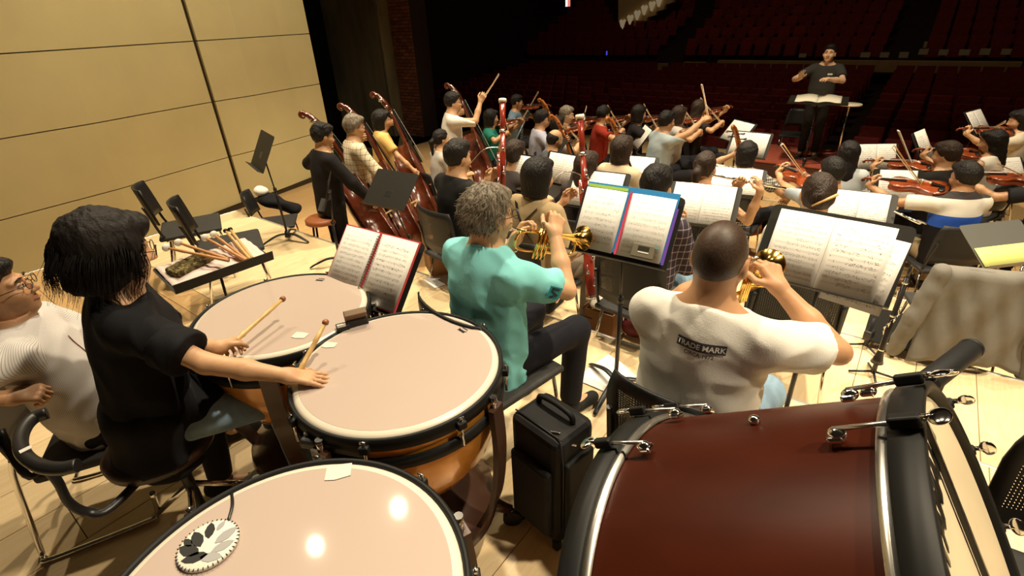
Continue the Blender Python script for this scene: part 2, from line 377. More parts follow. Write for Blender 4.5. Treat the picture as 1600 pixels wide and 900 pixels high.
# red seats
def seat_proto():
    mb = MB(); mb.box((0, .06, .62), (.47, .09, .66), rotx(-.16), .04); back = mb
    mc = MB(); mc.box((0, -.05, .46), (.44, .10, .42), rotx(-.10), .035)
    return back, mc
bk, cu = seat_proto(); sr = empty('auditorium_seat'); b_o = bk.build('seat_back', M_SEAT, sr); c_o = cu.build('seat_cushion', M_SEAT, sr)
mb = MB(); mb.box((.27, -.02, .5), (.035, .3, .06), None, .01); a_o = mb.build('armrest', M_BLACKM, sr)
first = True; vis = []; far = []
for row in range(12):
    n = 12.2+row*.95; zf = -1.75+(n-10.8)*.75/13.2
    for i in range(-26, 16):
        t = -1.3+i*.56
        if i % 14 == 0: continue
        vis.append((t, n, zf))
for row in range(13):
    n = 24.9+row*1.0; zf = -.6+(n-24)*5.8/16
    for i in range(-28, 14):
        if (i+row//5) % 15 in (0, 1): continue
        vis.append((-1.3+i*.58, n, zf))
def pxy(p):
    v = np.asarray(p)-CAM; z = v@FW; return 800+FPX*(v@RI)/z, 450-FPX*(v@UP)/z
inview = []
for t, n, zf in vis:
    x, y = pxy(st(t, n, zf+.9))
    if 640 < x < 1630 and -20 < y < 290: inview.append((t, n, zf, x, y))
lower = [v for v in inview if v[1] < 24]; upper = [v for v in inview if v[1] > 24]
# nearest and least hidden first
keep = sorted(lower, key=lambda v: v[1])[:215]+sorted([u for u in upper if u[1] < 31], key=lambda v: abs(v[3]-1120))[:75]
ks = set((v[0], v[1]) for v in keep)
for k, v in enumerate(keep):
    M = frame(-TD, -ND, (0, 0, 1), st(v[0], v[1], v[2])); M = frame(TD, ND, (0, 0, 1), st(v[0], v[1], v[2]))
    if first: o = sr; o.matrix_world = M; first = False
    else: o = clone(sr, None, M)
    lowr = v[1] < 24; ri = round((v[1]-(12.2 if lowr else 24.9))/(.95 if lowr else 1.0)); w_ = 'first second third fourth fifth sixth seventh eighth ninth tenth eleventh twelfth thirteenth'.split()[ri]
    if lowr: tag(o, 'dark red tip-up seat in the %s row from the stage, below the tan parapet' % w_, 'seat', 'seats of the %s row below the parapet' % w_)
    else: tag(o, 'dark red tip-up seat in the %s raised row above the tan parapet' % w_, 'seat', 'seats of the %s row above the parapet' % w_)
mb = MB()
for v in inview:
    if (v[0], v[1]) in ks: continue
    p = st(v[0], v[1], v[2]); mb.box(p+ND*.06+np.array([0, 0, .62]), (.5, .09, .66), R_S); mb.box(p-ND*.05+np.array([0, 0, .46]), (.46, .1, .42), R_S)
o = mb.build('seat_rows', M_SEAT); tag(o, 'remaining dark red seats in the farthest rows of the hall', 'seats', None, 'stuff')
# pale paper covers hung on some seats
rowc = {}
for i, (x, y, w, h) in enumerate(((1267, 77, 11, 15), (1254, 87, 10, 6), (1352, 86, 13, 8), (1382, 86, 12, 8), (1412, 86, 12, 9), (1450, 70, 11, 10), (1443, 81, 12, 9), (1481, 69, 12, 10), (1474, 82, 12, 9), (1512, 68, 12, 10), (1507, 82, 14, 9), (1544, 66, 12, 10), (1539, 81, 13, 10), (1572, 81, 12, 9))):
    nn = 24.2 if y > 79 else 26.2
    ta, za = tz(x-w/2, y-h/2, nn); tb, zb = tz(x+w/2, y+h/2, nn); mb = MB(); c = st((ta+tb)/2, nn, (za+zb)/2); W_ = abs(tb-ta)
    R2 = R_S@rotx(-.15); mb.box((0, 0, 0), (W_, .012, abs(za-zb)), R2); mb.box(R2@np.array((0, .05, abs(za-zb)/2)), (W_, .11, .012), R2); 
    o = mb.build('paper_cover', mat('dull paper', (.42, .36, .24), .8)); o.location = c
    rowc[y > 79] = rowc.get(y > 79, 0)+1; tag(o, 'pale paper cover on the %s row of seats above the parapet, %s from the left' % ('front' if y > 79 else 'second', 'first second third fourth fifth sixth seventh eighth ninth tenth'.split()[rowc[y > 79]-1]), 'paper cover', 'paper covers on the raised seats')
# ------------------------------------------------------------------ signed distance fields -> one closed surface
def smin(a, b, k):
    h = np.maximum(k-np.abs(a-b), 0)/k; return np.minimum(a, b)-h*h*k*.25
def smax(a, b, k): return -smin(-a, -b, k)
def s_cone(p, a, b, r1, r2):
    a = np.asarray(a, float); b = np.asarray(b, float); ab = b-a; L = max(ab@ab, 1e-9)
    q = p-a; t = np.clip(q@ab/L, 0, 1); q = q-t[:, None]*ab
    return np.sqrt(np.einsum('ij,ij->i', q, q))-(r1+(r2-r1)*t)
def s_ell(p, c, r, R=None):
    q = p-np.asarray(c, float)
    if R is not None: q = q@R
    r = np.asarray(r, float); u = q/r; k0 = np.sqrt(np.einsum('ij,ij->i', u, u)); v = u/r; k1 = np.sqrt(np.einsum('ij,ij->i', v, v))
    return k0*(k0-1)/np.maximum(k1, 1e-9)
def s_flat(p, a, b, r1, r2, dep, ratio):
    """round cone squashed along direction dep by ratio (width/depth)"""
    a = np.asarray(a, float); b = np.asarray(b, float); q = p-a; dep = unit(dep)
    q = q+np.outer(q@dep, dep)*(ratio-1); ab = b-a; ab = ab+dep*(ab@dep)*(ratio-1)
    t = np.clip(q@ab/max(ab@ab, 1e-9), 0, 1); q = q-t[:, None]*ab
    return (np.sqrt(np.einsum('ij,ij->i', q, q))-(r1+(r2-r1)*t))/ratio**.6
def wav(p, f, seed=0):
    g = np.random.default_rng(seed); o = 0
    for i in range(5):
        d = g.normal(size=3); d /= np.linalg.norm(d); o = o+np.sin(p@d*f*(.7+.25*i)+g.uniform(0, 6.3))
    return o/5
def mesh_sdf(f, lo, hi, h):
    lo = np.asarray(lo, float); hi = np.asarray(hi, float); B = 4
    nb = np.ceil((hi-lo)/(h*B)).astype(int)+1; n = nb*B
    ax = [lo[i]+(np.arange(nb[i])*B+(B-1)/2)*h for i in range(3)]
    C = np.stack(np.meshgrid(*ax, indexing='ij'), -1).reshape(-1, 3); dc = f(C)
    act = np.abs(dc) < h*B*1.35+.004
    G = np.repeat(np.repeat(np.repeat(dc.reshape(nb), B, 0), B, 1), B, 2).astype(np.float32)
    ids = np.nonzero(act)[0]
    if len(ids) == 0: return np.zeros((0, 3)), np.zeros((0, 4), int)
    o = (np.arange(B)-(B-1)/2)*h; off = np.stack(np.meshgrid(o, o, o, indexing='ij'), -1).reshape(-1, 3)
    d = f((C[ids][:, None]+off[None]).reshape(-1, 3)).reshape(-1, B, B, B)
    bi = np.stack(np.unravel_index(ids, nb), -1)
    GB = G.reshape(nb[0], B, nb[1], B, nb[2], B).transpose(0, 2, 4, 1, 3, 5).copy(); GB[bi[:, 0], bi[:, 1], bi[:, 2]] = d
    G = GB.transpose(0, 3, 1, 4, 2, 5).reshape(n)
    s = G < 0; cnt = np.zeros(n-1, np.uint8)
    for i in (0, 1):
        for j in (0, 1):
            for k in (0, 1): cnt += s[i:n[0]-1+i, j:n[1]-1+j, k:n[2]-1+k]
    mix = (cnt > 0) & (cnt < 8); ci = np.stack(np.nonzero(mix), -1)
    idx = -np.ones(n-1, np.int32); idx[mix] = np.arange(len(ci))
    acc = np.zeros((len(ci), 3)); w = np.zeros(len(ci)); cor = [(i, j, k) for i in (0, 1) for j in (0, 1) for k in (0, 1)]
    val = {c: G[ci[:, 0]+c[0], ci[:, 1]+c[1], ci[:, 2]+c[2]] for c in cor}
    for c in cor:
        for a in range(3):
            if c[a]: continue
            e = list(c); e[a] = 1; v0, v1 = val[c], val[tuple(e)]; m = (v0 < 0) != (v1 < 0)
            t = np.where(m, v0/np.where(m, v0-v1, 1), 0); p = np.tile(np.array(c, float), (len(ci), 1)); p[:, a] = t
            acc += p*m[:, None]; w += m
    V = lo+(ci+acc/np.maximum(w, 1)[:, None])*h
    Q = []
    for a in range(3):
        b, c = (a+1) % 3, (a+2) % 3; sl0 = [slice(1, None)]*3; sl1 = [slice(1, None)]*3
        x0 = [slice(1, n[i]-1) for i in range(3)]; x0[a] = slice(0, n[a]-1); x1 = list(x0); x1[a] = slice(1, n[a])
        m = s[tuple(x0)] != s[tuple(x1)]; g = np.stack(np.nonzero(m), -1); g[:, b] += 1; g[:, c] += 1
        inside = s[g[:, 0], g[:, 1], g[:, 2]]
        def cell(db, dc_):
            q = g.copy(); q[:, b] -= db; q[:, c] -= dc_; return idx[q[:, 0], q[:, 1], q[:, 2]]
        q = np.stack([cell(1, 1), cell(0, 1), cell(0, 0), cell(1, 0)], -1)
        q[~inside] = q[~inside][:, ::-1]; Q.append(q)
    Q = np.concatenate(Q); Q = Q[(Q >= 0).all(1)]
    return V, Q
def np_mesh(name, parts, mats, parent=None, smooth=True):
    """parts: list of (V, Q[, material index]); joined into one mesh quickly"""
    Vs, Fs, Ms, k = [], [], [], 0
    for p in parts:
        V, Q = p[0], p[1]
        if len(V) == 0: continue
        Vs.append(V); Fs.append(Q+k); Ms.append(np.full(len(Q), p[2] if len(p) > 2 else 0)); k += len(V)
    V = np.concatenate(Vs); Q = np.concatenate(Fs); MI = np.concatenate(Ms)
    me = bpy.data.meshes.new(name); me.vertices.add(len(V)); me.vertices.foreach_set('co', V.astype(np.float32).ravel())
    nq = Q.shape[1]; me.loops.add(len(Q)*nq); me.loops.foreach_set('vertex_index', Q.astype(np.int32).ravel())
    me.polygons.add(len(Q)); me.polygons.foreach_set('loop_start', np.arange(0, len(Q)*nq, nq, dtype=np.int32))
    me.polygons.foreach_set('material_index', MI.astype(np.int32)); me.update(calc_edges=True)
    me.polygons.foreach_set('use_smooth', np.full(len(Q), smooth))
    for m in (mats if isinstance(mats, (list, tuple)) else [mats]): me.materials.append(m)
    o = bpy.data.objects.new(name, me); COL.objects.link(o); o.parent = parent; return o
# ------------------------------------------------------------------ people
def skin_mat(name, c):
    m = mat(name, c, .5, 0, .4, var=.07, vscale=14); m.node_tree.nodes['Principled BSDF'].inputs['Subsurface Weight'].default_value = .08
    m.node_tree.nodes['Principled BSDF'].inputs['Subsurface Radius'].default_value = (.02, .008, .004); return m
SKIN = [skin_mat('skin warm', (.62, .36, .20)), skin_mat('skin light', (.70, .44, .28)), skin_mat('skin tan', (.50, .27, .14))]
M_HAIR = mat('black hair', (.010, .008, .007), .55, 0, .32, bump=.9, bscale=110, stretch=(1, 1, .25))
M_HAIRB = mat('dark brown hair', (.028, .015, .009), .55, 0, .32, bump=.9, bscale=110, stretch=(1, 1, .25))
M_HAIRG = mat('grey hair', (.20, .165, .12), .5, 0, .4, var=.45, vscale=60, bump=.5, bscale=120, stretch=(1, 1, .3))
M_EYE = mat('eye white', (.75, .72, .66), .2); M_IRIS = mat('dark iris', (.015, .01, .008), .15)
M_LENS = mat('spectacle frame', (.03, .025, .02), .3, .6)
_cloth = {}
def cloth(col, rough=.85):
    k = tuple(round(c, 3) for c in col)
    if k not in _cloth: _cloth[k] = mat('cloth %d' % (len(_cloth)+1), col, rough, 0, .2, var=.06, vscale=5, bump=.12, bscale=300)
    return _cloth[k]
class Head:
    def __init__(s, c, Hm, k): s.c, s.M, s.k = np.asarray(c, float), Hm, k
    def q(s, p): return (p-s.c)@s.M/s.k
    def w(s, v): return s.c+s.M@(np.asarray(v, float)*s.k)
def head_field(h):
    def f(p):
        q = h.q(p); a = np.abs(q[:, 0]); m = np.stack([a, q[:, 1], q[:, 2]], 1)
        d = s_ell(q, (0, -.014, .022), (.073, .092, .098))
        d = smin(d, s_ell(q, (0, .018, -.045), (.057, .072, .072)), .04)
        d = smin(d, s_ell(q, (0, .060, -.092), (.024, .024, .020)), .03)
        d = smin(d, s_ell(m, (.040, .055, -.030), (.024, .028, .026)), .03)
        d = smin(d, s_cone(q, (0, .082, .012), (0, .108, -.030), .008, .0115), .012)
        d = smin(d, s_ell(m, (.012, .098, -.034), (.009, .010, .008)), .008)
        d = smin(d, s_cone(m, (.012, .082, .026), (.048, .066, .024), .010, .008), .016)
        d = smax(d, -s_ell(m, (.032, .095, .004), (.019, .016, .012)), .012)
        d = smin(d, s_cone(m, (0, .090, -.060), (.020, .078, -.062), .007, .004), .007)
        d = smin(d, s_cone(m, (0, .087, -.073), (.017, .076, -.071), .008, .004), .007)
        e = s_ell(m, (.078, -.008, -.006), (.010, .021, .033)); d = smin(d, e, .008)
        d = smax(d, -s_ell(m, (.089, -.002, -.002), (.006, .012, .018)), .006)
        return d*h.k
    return f
def hair_field(h, style, seed, amp):
    def f(p):
        q = h.q(p); x, y, z = q.T; ax = np.abs(x)
        nz = wav(q, 70, seed)*amp+wav(q, 160, seed+1)*amp*.5
        if style == 'buzz':
            d = s_ell(q, (0, -.016, .026), (.0765, .096, .1015)); c = .80*y-.60*z-.010
            d = smax(d, c, .01); d = smax(d, -.075-z+.3*np.maximum(y, 0), .01); return d*h.k
        if style == 'bald':
            d = s_ell(q, (0, -.02, .015), (.082, .099, .094)); d = smax(d, z-.055+.25*y, .01); d = smax(d, y-.012, .01); d = smax(d, -.085-z, .01); return (d+nz*.5)*h.k
        if style in ('short', 'grey', 'crop'):
            e = .0 if style == 'crop' else .006
            d = s_ell(q, (0, -.018, .030), (.081+e, .102+e, .104+e)); c = .80*y-.60*z-.012
            side = smax(y-.018, -z-.045, .01); d = smax(d, c, .015); d = smax(d, -.088-z, .015)
            d = smin(d, s_ell(q, (0, .048, .092), (.055, .045, .028)), .03)
        elif style == 'bob':
            d = s_ell(q, (0, -.022, .022), (.092, .108, .108)); b = s_flat(q, (0, -.03, .02), (0, -.03, -.085), .095, .092, (0, 1, 0), 1.05)
            d = smin(d, b, .03); c = .86*y-.5*z-.030; c = np.where(z < -.02, y-.028, c); d = smax(d, c, .02); d = smax(d, -.125-z, .02)
            d = smin(d, s_ell(q, (0, .055, .085), (.06, .045, .03)), .03)
        elif style in ('long', 'wavy'):
            d = s_ell(q, (0, -.02, .025), (.090, .107, .108)); b = s_flat(q, (0, -.04, .02), (0, -.065, -.22 if style == 'long' else -.11), .092, .085 if style == 'long' else .10, (0, 1, 0), 1.15)
            d = smin(d, b, .03); c = .86*y-.5*z-.028; c = np.where(z < -.02, y-.022, c); d = smax(d, c, .02)
            d = smin(d, s_ell(q, (0, .055, .085), (.058, .043, .03)), .03); d = smax(d, (-.30 if style == 'long' else -.165)-z, .03)
        elif style in ('pony', 'bun'):
            d = s_ell(q, (0, -.018, .026), (.082, .102, .106)); d = smax(d, .80*y-.60*z-.012, .015); d = smax(d, -.085-z, .02)
            if style == 'pony':
                d = smin(d, s_cone(q, (0, -.10, .02), (0, -.135, -.03), .022, .03), .02); d = smin(d, s_cone(q, (0, -.135, -.03), (0, -.12, -.19), .032, .014), .02)
            else: d = smin(d, s_ell(q, (0, -.10, .005), (.045, .035, .045)), .02)
        return (d+nz)*h.k
    return f
def hand_prims(W, fd, nrm, thumb_side, k, curl, spread=.12, tcurl=.35):
    """wrist W, finger direction fd, palm normal nrm; returns list of (a, b, r1, r2)"""
    fd = unit(fd); nrm = unit(np.asarray(nrm, float)-fd*(np.asarray(nrm, float)@fd)); lat = np.cross(nrm, fd)*thumb_side
    P = []; root = []
    for i, (lx, ly) in enumerate(((.030, .085), (.010, .090), (-.010, .086), (-.029, .078))):
        kn = W+(fd*ly+lat*lx)*k; root.append(kn); P.append((W+(lat*lx*.55+fd*.012)*k, kn, .0125*k, .0105*k))
    P.append((W+lat*.012*k+fd*.02*k, W+lat*.026*k+fd*.07*k+nrm*.006*k, .016*k, .012*k))
    for i, (kn, L) in enumerate(zip(root, (.070, .078, .073, .058))):
        a0 = (1.5-i)*spread*(1-.7*min(1, curl)); d = fd*math.cos(a0)+lat*math.sin(a0); c = curl*(1+.06*i); p = kn; r = .0090*k
        for j, fr in enumerate((.45, .30, .25)):
            an = c*(.75+.85*j); dd = d*math.cos(an)+nrm*math.sin(an); q = p+dd*L*fr*k; P.append((p, q, r, r*.90)); p = q; r *= .90
    tb = W+(lat*.026+fd*.022)*k; td = unit(lat*.75+fd*.62+nrm*(.15+tcurl)); m = tb+td*.042*k; td2 = unit(lat*(.45-tcurl)+fd*.9+nrm*(.1+tcurl)); e = m+td2*.032*k; t3 = unit(td2-lat*.25+nrm*.15)
    P += [(tb, m, .014*k, .0105*k), (m, e, .0105*k, .0095*k), (e, e+t3*.024*k, .0095*k, .0075*k)]
    return P
class Person: pass
def person(label, px, py, floor, yaw, sit=True, seat=.45, lean=.06, side=0.0, k=1.0, fem=False, hyaw=0.0, hpitch=.1, hroll=0.0, RH=None, LH=None,
           hair='short', hm=None, skin=0, top=(.1, .1, .1), sleeve='short', legs=(.02, .02, .025), shoes=(.02, .02, .02), res=.0155, hres=.006, amp=.006, seed=1,
           knees=(.12, .12), kfwd=(.42, .42), feet=(.0, .0), glasses=False, face=False, tmat=None, loose=.012, fold=.004, pos=None, twist=0.0, group='players', hemz=None, bare_legs=False, kz=(0, 0), tail=.08, legm=None, stance=.09, collar=False):
    P = Person(); R = np.array([[math.cos(yaw), math.sin(yaw), 0], [-math.sin(yaw), math.cos(yaw), 0], [0, 0, 1]])   # columns: local x, y, z in world
    hipz = (seat+.09) if sit else .91*k
    sp = unit((side, math.sin(lean), math.cos(lean))); X = np.array([math.cos(twist), -math.sin(twist)*1.0, 0]); X = unit(X-sp*(X@sp)); Yb = np.cross(sp, X)
    hip = np.array([0, 0, hipz]); sw = (.158 if fem else .178)*k
    waist, chest, shc, neck = [hip+sp*a*k for a in (.16, .33, .445, .49)]
    sh = {1: shc+X*sw, -1: shc-X*sw}
    cy, sy = math.cos(-hyaw), math.sin(-hyaw); Rh = np.array([[cy, -sy, 0], [sy, cy, 0], [0, 0, 1]])@rotx(-hpitch)@roty(hroll)
    hc = neck+unit(sp*.75+np.array([0, 0, .5])+Yb*.16)*.165*k+Rh@np.array([0, .012, 0])*k
    if pos is None: Wh = at(px, py, floor+hc[2])
    else: Wh = np.array([pos[0], pos[1], floor+hc[2]])
    root = Wh-R@hc; root[2] = floor
    P.root, P.R = root, R
    P.loc = lambda v: R.T@(np.asarray(v, float)-root)
    P.wld = lambda v: root+R@np.asarray(v, float)
    P.dir = lambda v: R@np.asarray(v, float)
    P.hc, P.neck, P.chest, P.sh, P.hip, P.Rh, P.k = hc, neck, chest, sh, hip, Rh, k
    E = empty('person', (0, 0, 0), label, 'person', group, M=frame(R[:, 0], R[:, 1], R[:, 2], root)); P.obj = E
    H = Head(hc, Rh, k)
    # ---- arms
    arms = {}
    for s, spec in ((1, RH), (-1, LH)):
        spec = dict(spec or dict(p=(s*.13, .30, hip[2]+.08), n=(0, 0, -1), curl=.5, f=(-s*.3, 1, -.25)))
        w = np.asarray(spec['p'], float); w = P.loc(w) if spec.get('world') else w
        a = sh[s]; l1, l2 = .285*k, .255*k; v = w-a; L = np.linalg.norm(v); 
        if L > (l1+l2)*.99: w = a+v/L*(l1+l2)*.99; v = w-a; L = np.linalg.norm(v)
        c = (l1*l1-l2*l2+L*L)/(2*L); hh = math.sqrt(max(l1*l1-c*c, 1e-6)); pole = np.array(spec.get('pole', (s*.6, -.35, -1.)), float)
        u = v/L; pole = unit(pole-u*(pole@u)); el = a+u*c+pole*hh
        fd = unit(spec['f']) if 'f' in spec else unit(w-el)
        if spec.get('world') and 'f' in spec: fd = R.T@fd
        n = np.asarray(spec.get('n', (0, 0, -1)), float); n = R.T@n if spec.get('world') and 'n' in spec else n
        arms[s] = (a, el, w, fd, n, spec); setattr(P, 'wr' if s > 0 else 'wl', w)
        setattr(P, 'palm_r' if s > 0 else 'palm_l', w+fd*.075*k+unit(n)*.02*k)
    # ---- legs
    lg = {}
    for i, s in ((0, 1), (1, -1)):
        hj = hip+np.array([s*.085*k, .02, -.02])
        if sit: kn = np.array([s*(.085+knees[i]*.7), kfwd[i]*k, hipz-.03+kz[i]]); an = np.array([s*(.085+knees[i]*.75), kfwd[i]*k-.04+feet[i], .085])
        else: kn = np.array([s*stance*1.02, .03+feet[i]*.4, .49*k]); an = np.array([s*stance*1.1, -.01+feet[i], .085])
        to = an+np.array([s*.03, .15*k, -.045]); lg[s] = (hj, kn, an, to)
    P.lg = lg
    def torso(p, o=0.0, belly=0.0):
        d = s_flat(p, hip-sp*.02*k, waist, (.150 if fem else .152)*k+o, (.128 if fem else .142)*k+o+belly, Yb, 1.36)
        d = smin(d, s_flat(p, waist, chest, (.128 if fem else .142)*k+o+belly, (.150 if fem else .162)*k+o, Yb, 1.36), .05)
        d = smin(d, s_flat(p, chest, shc-sp*.04*k, (.150 if fem else .162)*k+o, (.135 if fem else .145)*k+o, Yb, 1.45), .05)
        d = smin(d, s_cone(p, sh[1]-X*.02*k-sp*.012, sh[-1]+X*.02*k-sp*.012, .052*k+o, .052*k+o), .05)
        d = smin(d, s_cone(p, sh[1]-X*.05*k, neck+sp*.02*k, .045*k+o*.8, .048*k+o*.5), .05); d = smin(d, s_cone(p, sh[-1]+X*.05*k, neck+sp*.02*k, .045*k+o*.8, .048*k+o*.5), .05)
        if fem: d = smin(d, s_ell(p, chest+Yb*.07*k, (.115*k+o, .065*k+o, .075*k+o)), .05)
        return d
    hf = head_field(H); nk0, nk1 = neck-sp*.03*k, hc+Rh@np.array([0, -.022, -.05])*k
    fr = .88 if fem else 1.0
    def body(p):
        d = smin(hf(p), s_cone(p, nk0, nk1, .058*k*fr, .051*k*fr), .03)
        d = smin(d, torso(p, -.006), .05)
        for s in (1, -1):
            a, el, w, fd, n, _ = arms[s]
            d = smin(d, s_cone(p, a, el, .047*k*fr, .039*k*fr), .03); d = smin(d, s_cone(p, el, (el+w)/2, .040*k*fr, .038*k*fr), .012); d = smin(d, s_cone(p, (el+w)/2, w+fd*.01, .038*k*fr, .026*k*fr), .02)
            hj, kn, an, to = lg[s]; d = smin(d, s_cone(p, hj, kn, .078*k, .052*k), .04); d = smin(d, s_cone(p, kn, kn*.6+an*.4, .051*k, .052*k), .02); d = smin(d, s_cone(p, kn*.6+an*.4, an, .050*k, .034*k), .02)
            d = smin(d, s_cone(p, an-[0, 0, .03], to, .033*k, .026*k), .02)
        return d
    J = np.array([hc, hip, waist, *[q for s in (1, -1) for q in (*arms[s][:3], *lg[s])]]); lo, hi = J.min(0)-.2, J.max(0)+.2
    hp = {s: hand_prims(arms[s][2], arms[s][3], arms[s][4], arms[s][5].get('thumb', -s), k*(.92 if fem else 1.0), arms[s][5].get('curl', .5), arms[s][5].get('spread', .12), arms[s][5].get('tcurl', .35)) for s in (1, -1)}
    parts = [mesh_sdf(body, lo, hi, res)]
    if face: parts = [mesh_sdf(lambda p: smax(body(p), -(s_ell(p, hc, (.115*k,)*3)), .002), lo, hi, res), mesh_sdf(lambda p: smax(smin(hf(p), s_cone(p, nk0, nk1, .058*k*fr, .051*k*fr), .03), s_ell(p, hc, (.150*k,)*3), .002), hc-.17*k, hc+.17*k, hres)]
    for s in (1, -1):
        q = hp[s]; A = np.array([x for t in q for x in t[:2]]); a, el, w, fd, n, _ = arms[s]
        def hand(p):
            d = s_cone(p, w+(el-w)*.12, w+fd*.01, .0275*k*fr, .026*k*fr); palm = None
            for t in q[:5]: palm = s_cone(p, *t) if palm is None else smin(palm, s_cone(p, *t), .016)
            d = smin(d, palm, .025); fing = None
            for g in range(4):
                fg = None
                for t in q[5+3*g:8+3*g]: fg = s_cone(p, *t) if fg is None else smin(fg, s_cone(p, *t), .004)
                fing = fg if fing is None else np.minimum(fing, fg)
            d = smin(d, fing, .008); th = None
            for t in q[17:]: th = s_cone(p, *t) if th is None else smin(th, s_cone(p, *t), .006)
            return smin(d, th, .010)
        parts.append(mesh_sdf(hand, A.min(0)-.035, A.max(0)+.035, hres))
    np_mesh('body', parts, SKIN[skin], E)
    # ---- clothing
    tm = tmat or cloth(top)
    up = sp
    def shirt(p):
        o = loose; d = torso(p, o, .02)
        hem = hip-sp*tail
        d = smin(d, s_flat(p, hip, hem, .155*k+o, .158*k+o, Yb, 1.25), .05)
        d = smax(d, (hem-p)@sp-.02 if hemz is None else hemz-p[:, 2], .01)
        for s in (1, -1):
            a, el, w, fd, n, _ = arms[s]; u = unit(el-a)
            if sleeve == 'none':
                continue
            if sleeve == 'short':
                e = a+u*.20*k; t = s_cone(p, a, a+u*.26*k, .052*k+o, .060*k*fr+o); t = smax(t, (p-e)@u, .008)
            elif sleeve == 'half':
                e = el; t = s_cone(p, a, el, .058*k+o, .056*k+o); t = smax(t, (p-e)@u-.0, .01)
            else:
                u2 = unit(w-el); t = smin(s_cone(p, a, el, .056*k+o, .050*k+o), s_cone(p, el, w, .050*k+o, .036*k+o), .02); t = smax(t, (p-(w-u2*.015))@u2, .008)
            d = smin(d, t, .035)
        if sleeve == 'none': d = smax(d, -np.minimum(s_ell(p, sh[1]+X*.045*k-sp*.01, (.055*k, .075*k, .085*k)), s_ell(p, sh[-1]-X*.045*k-sp*.01, (.055*k, .075*k, .085*k))), .01)
        nu = unit(nk1-nk0); d = smax(d, (p-(neck+sp*(.052 if collar else .022)*k+Yb*.02))@unit(sp+Yb*.25), .008)
        fo = wav(p*np.array([1, 1, .45]), 30, seed); return d+fo*fold+np.abs(wav(p*np.array([.7, 1, 1]), 44, seed+3))*fold*.9-.002
    np_mesh('shirt', [mesh_sdf(shirt, lo, hi, res)], tm, E)
    def trousers(p):
        d = None
        for s in (1, -1):
            hj, kn, an, to = lg[s]
            t = smin(s_cone(p, hj, kn, .093*k, .068*k), s_cone(p, kn, an, .066*k, .056*k), .03); u = unit(an-kn); t = smax(t, (p-(an-u*.01 if not bare_legs else kn+u*.02))@u, .008)
            d = t if d is None else smin(d, t, .03)
        d = smin(d, s_flat(p, hip-sp*.02, hip+sp*.09*k, .162*k, .15*k, Yb, 1.35), .05); d = smax(d, (p-(hip+sp*.10*k))@sp, .01)
        return d+wav(p, 30, seed+7)*.003
    np_mesh('trousers', [mesh_sdf(trousers, lo, hi, res)], legm or cloth(legs), E)
    for s in (1, -1):
        hj, kn, an, to = lg[s]; b = an+np.array([0, -.045, -.05])
        f = lambda p: smax(smin(s_cone(p, b, to-[0, 0, .005], .040*k, .036*k), s_cone(p, an-[0, .015, .03], an-[0, .01, -.005], .042*k, .040*k), .03), .004-p[:, 2], .006)
        np_mesh('shoe', [mesh_sdf(f, np.minimum(b, to)-.09, np.maximum(an, to)+.09, .010)], cloth(shoes), E)
    # ---- hair, face
    if hair: np_mesh('hair', [mesh_sdf(hair_field(H, hair, seed, amp), hc-.36*k, hc+.24*k, .007 if res < .012 else .011)], hm or M_HAIR, E)
    if face:
        for s in (1, -1):
            e = MB().ell(H.w((s*.031, .078, .004)), np.array((.0125, .0125, .0125))*k, 10).build('eye', M_EYE, E)
            MB().ell(H.w((s*.031, .0865, .004)), np.array((.0062, .0055, .0062))*k, 8).build('iris', M_IRIS, e)
            MB().tube([H.w((s*x, y, z)) for x, y, z in ((.014, .094, .028), (.030, .093, .033), (.050, .080, .027))], [.0035*k, .0042*k, .0022*k], 6, flat=.7).build('eyebrow', hm or M_HAIR, E)
            MB().tube([H.w((s*x, y, z)) for x, y, z in ((.016, .087, .009), (.031, .092, .013), (.047, .080, .008))], [.0035*k, .0045*k, .003*k], 6).build('eyelid', SKIN[skin], E)
        MB().tube([H.w((x, y, z)) for x, y, z in ((-.022, .081, -.066), (-.008, .096, -.0655), (.008, .096, -.0655), (.022, .081, -.066))], .0048*k, 6, flat=.8).build('lips', mat('lips', (.42, .16, .11), .45), E)
    if glasses:
        g = empty('glasses'); g.parent = E
        for s in (1, -1):
            pts = [H.w((s*.034+.024*math.cos(a), .112-abs(.024*math.cos(a)+s*.034)*.10, .002+.018*math.sin(a))) for a in np.linspace(0, 2*math.pi, 18)[:-1]]
            MB().tube(pts, .0016*k, 6, closed=True).build('rim', M_LENS, g)
            MB().tube([H.w((s*.058, .106, .006)), H.w((s*.080, .05, .008)), H.w((s*.083, -.01, .004)), H.w((s*.081, -.03, -.012))], .0015*k, 6).build('temple', M_LENS, g)
        MB().tube([H.w((-.010, .112, .006)), H.w((0, .116, .009)), H.w((.010, .112, .006))], .0015*k, 6).build('bridge', M_LENS, g)
    P.H = H; P.E = E; P.arms = arms; P.mouth = P.wld(H.w((0, .098, -.066))); P.chin = P.wld(H.w((-.02, .05, -.115)))
    return P
def strand_hair(P, m, n, fn, r=.0011, name='hair_strands', seed=3, seg=7):
    """fn(u, rng) -> list of points in head units; thin tapering locks"""
    g = np.random.default_rng(seed); mb = MB()
    for i in range(n):
        pts = fn(i, g)
        pts = [P.H.w(p) for p in pts]; q = len(pts)
        mb.tube(pts, [r*(1-.85*j/(q-1)) for j in range(q)], 3, cap=False)
    o = mb.build(name, m, P.E); return o
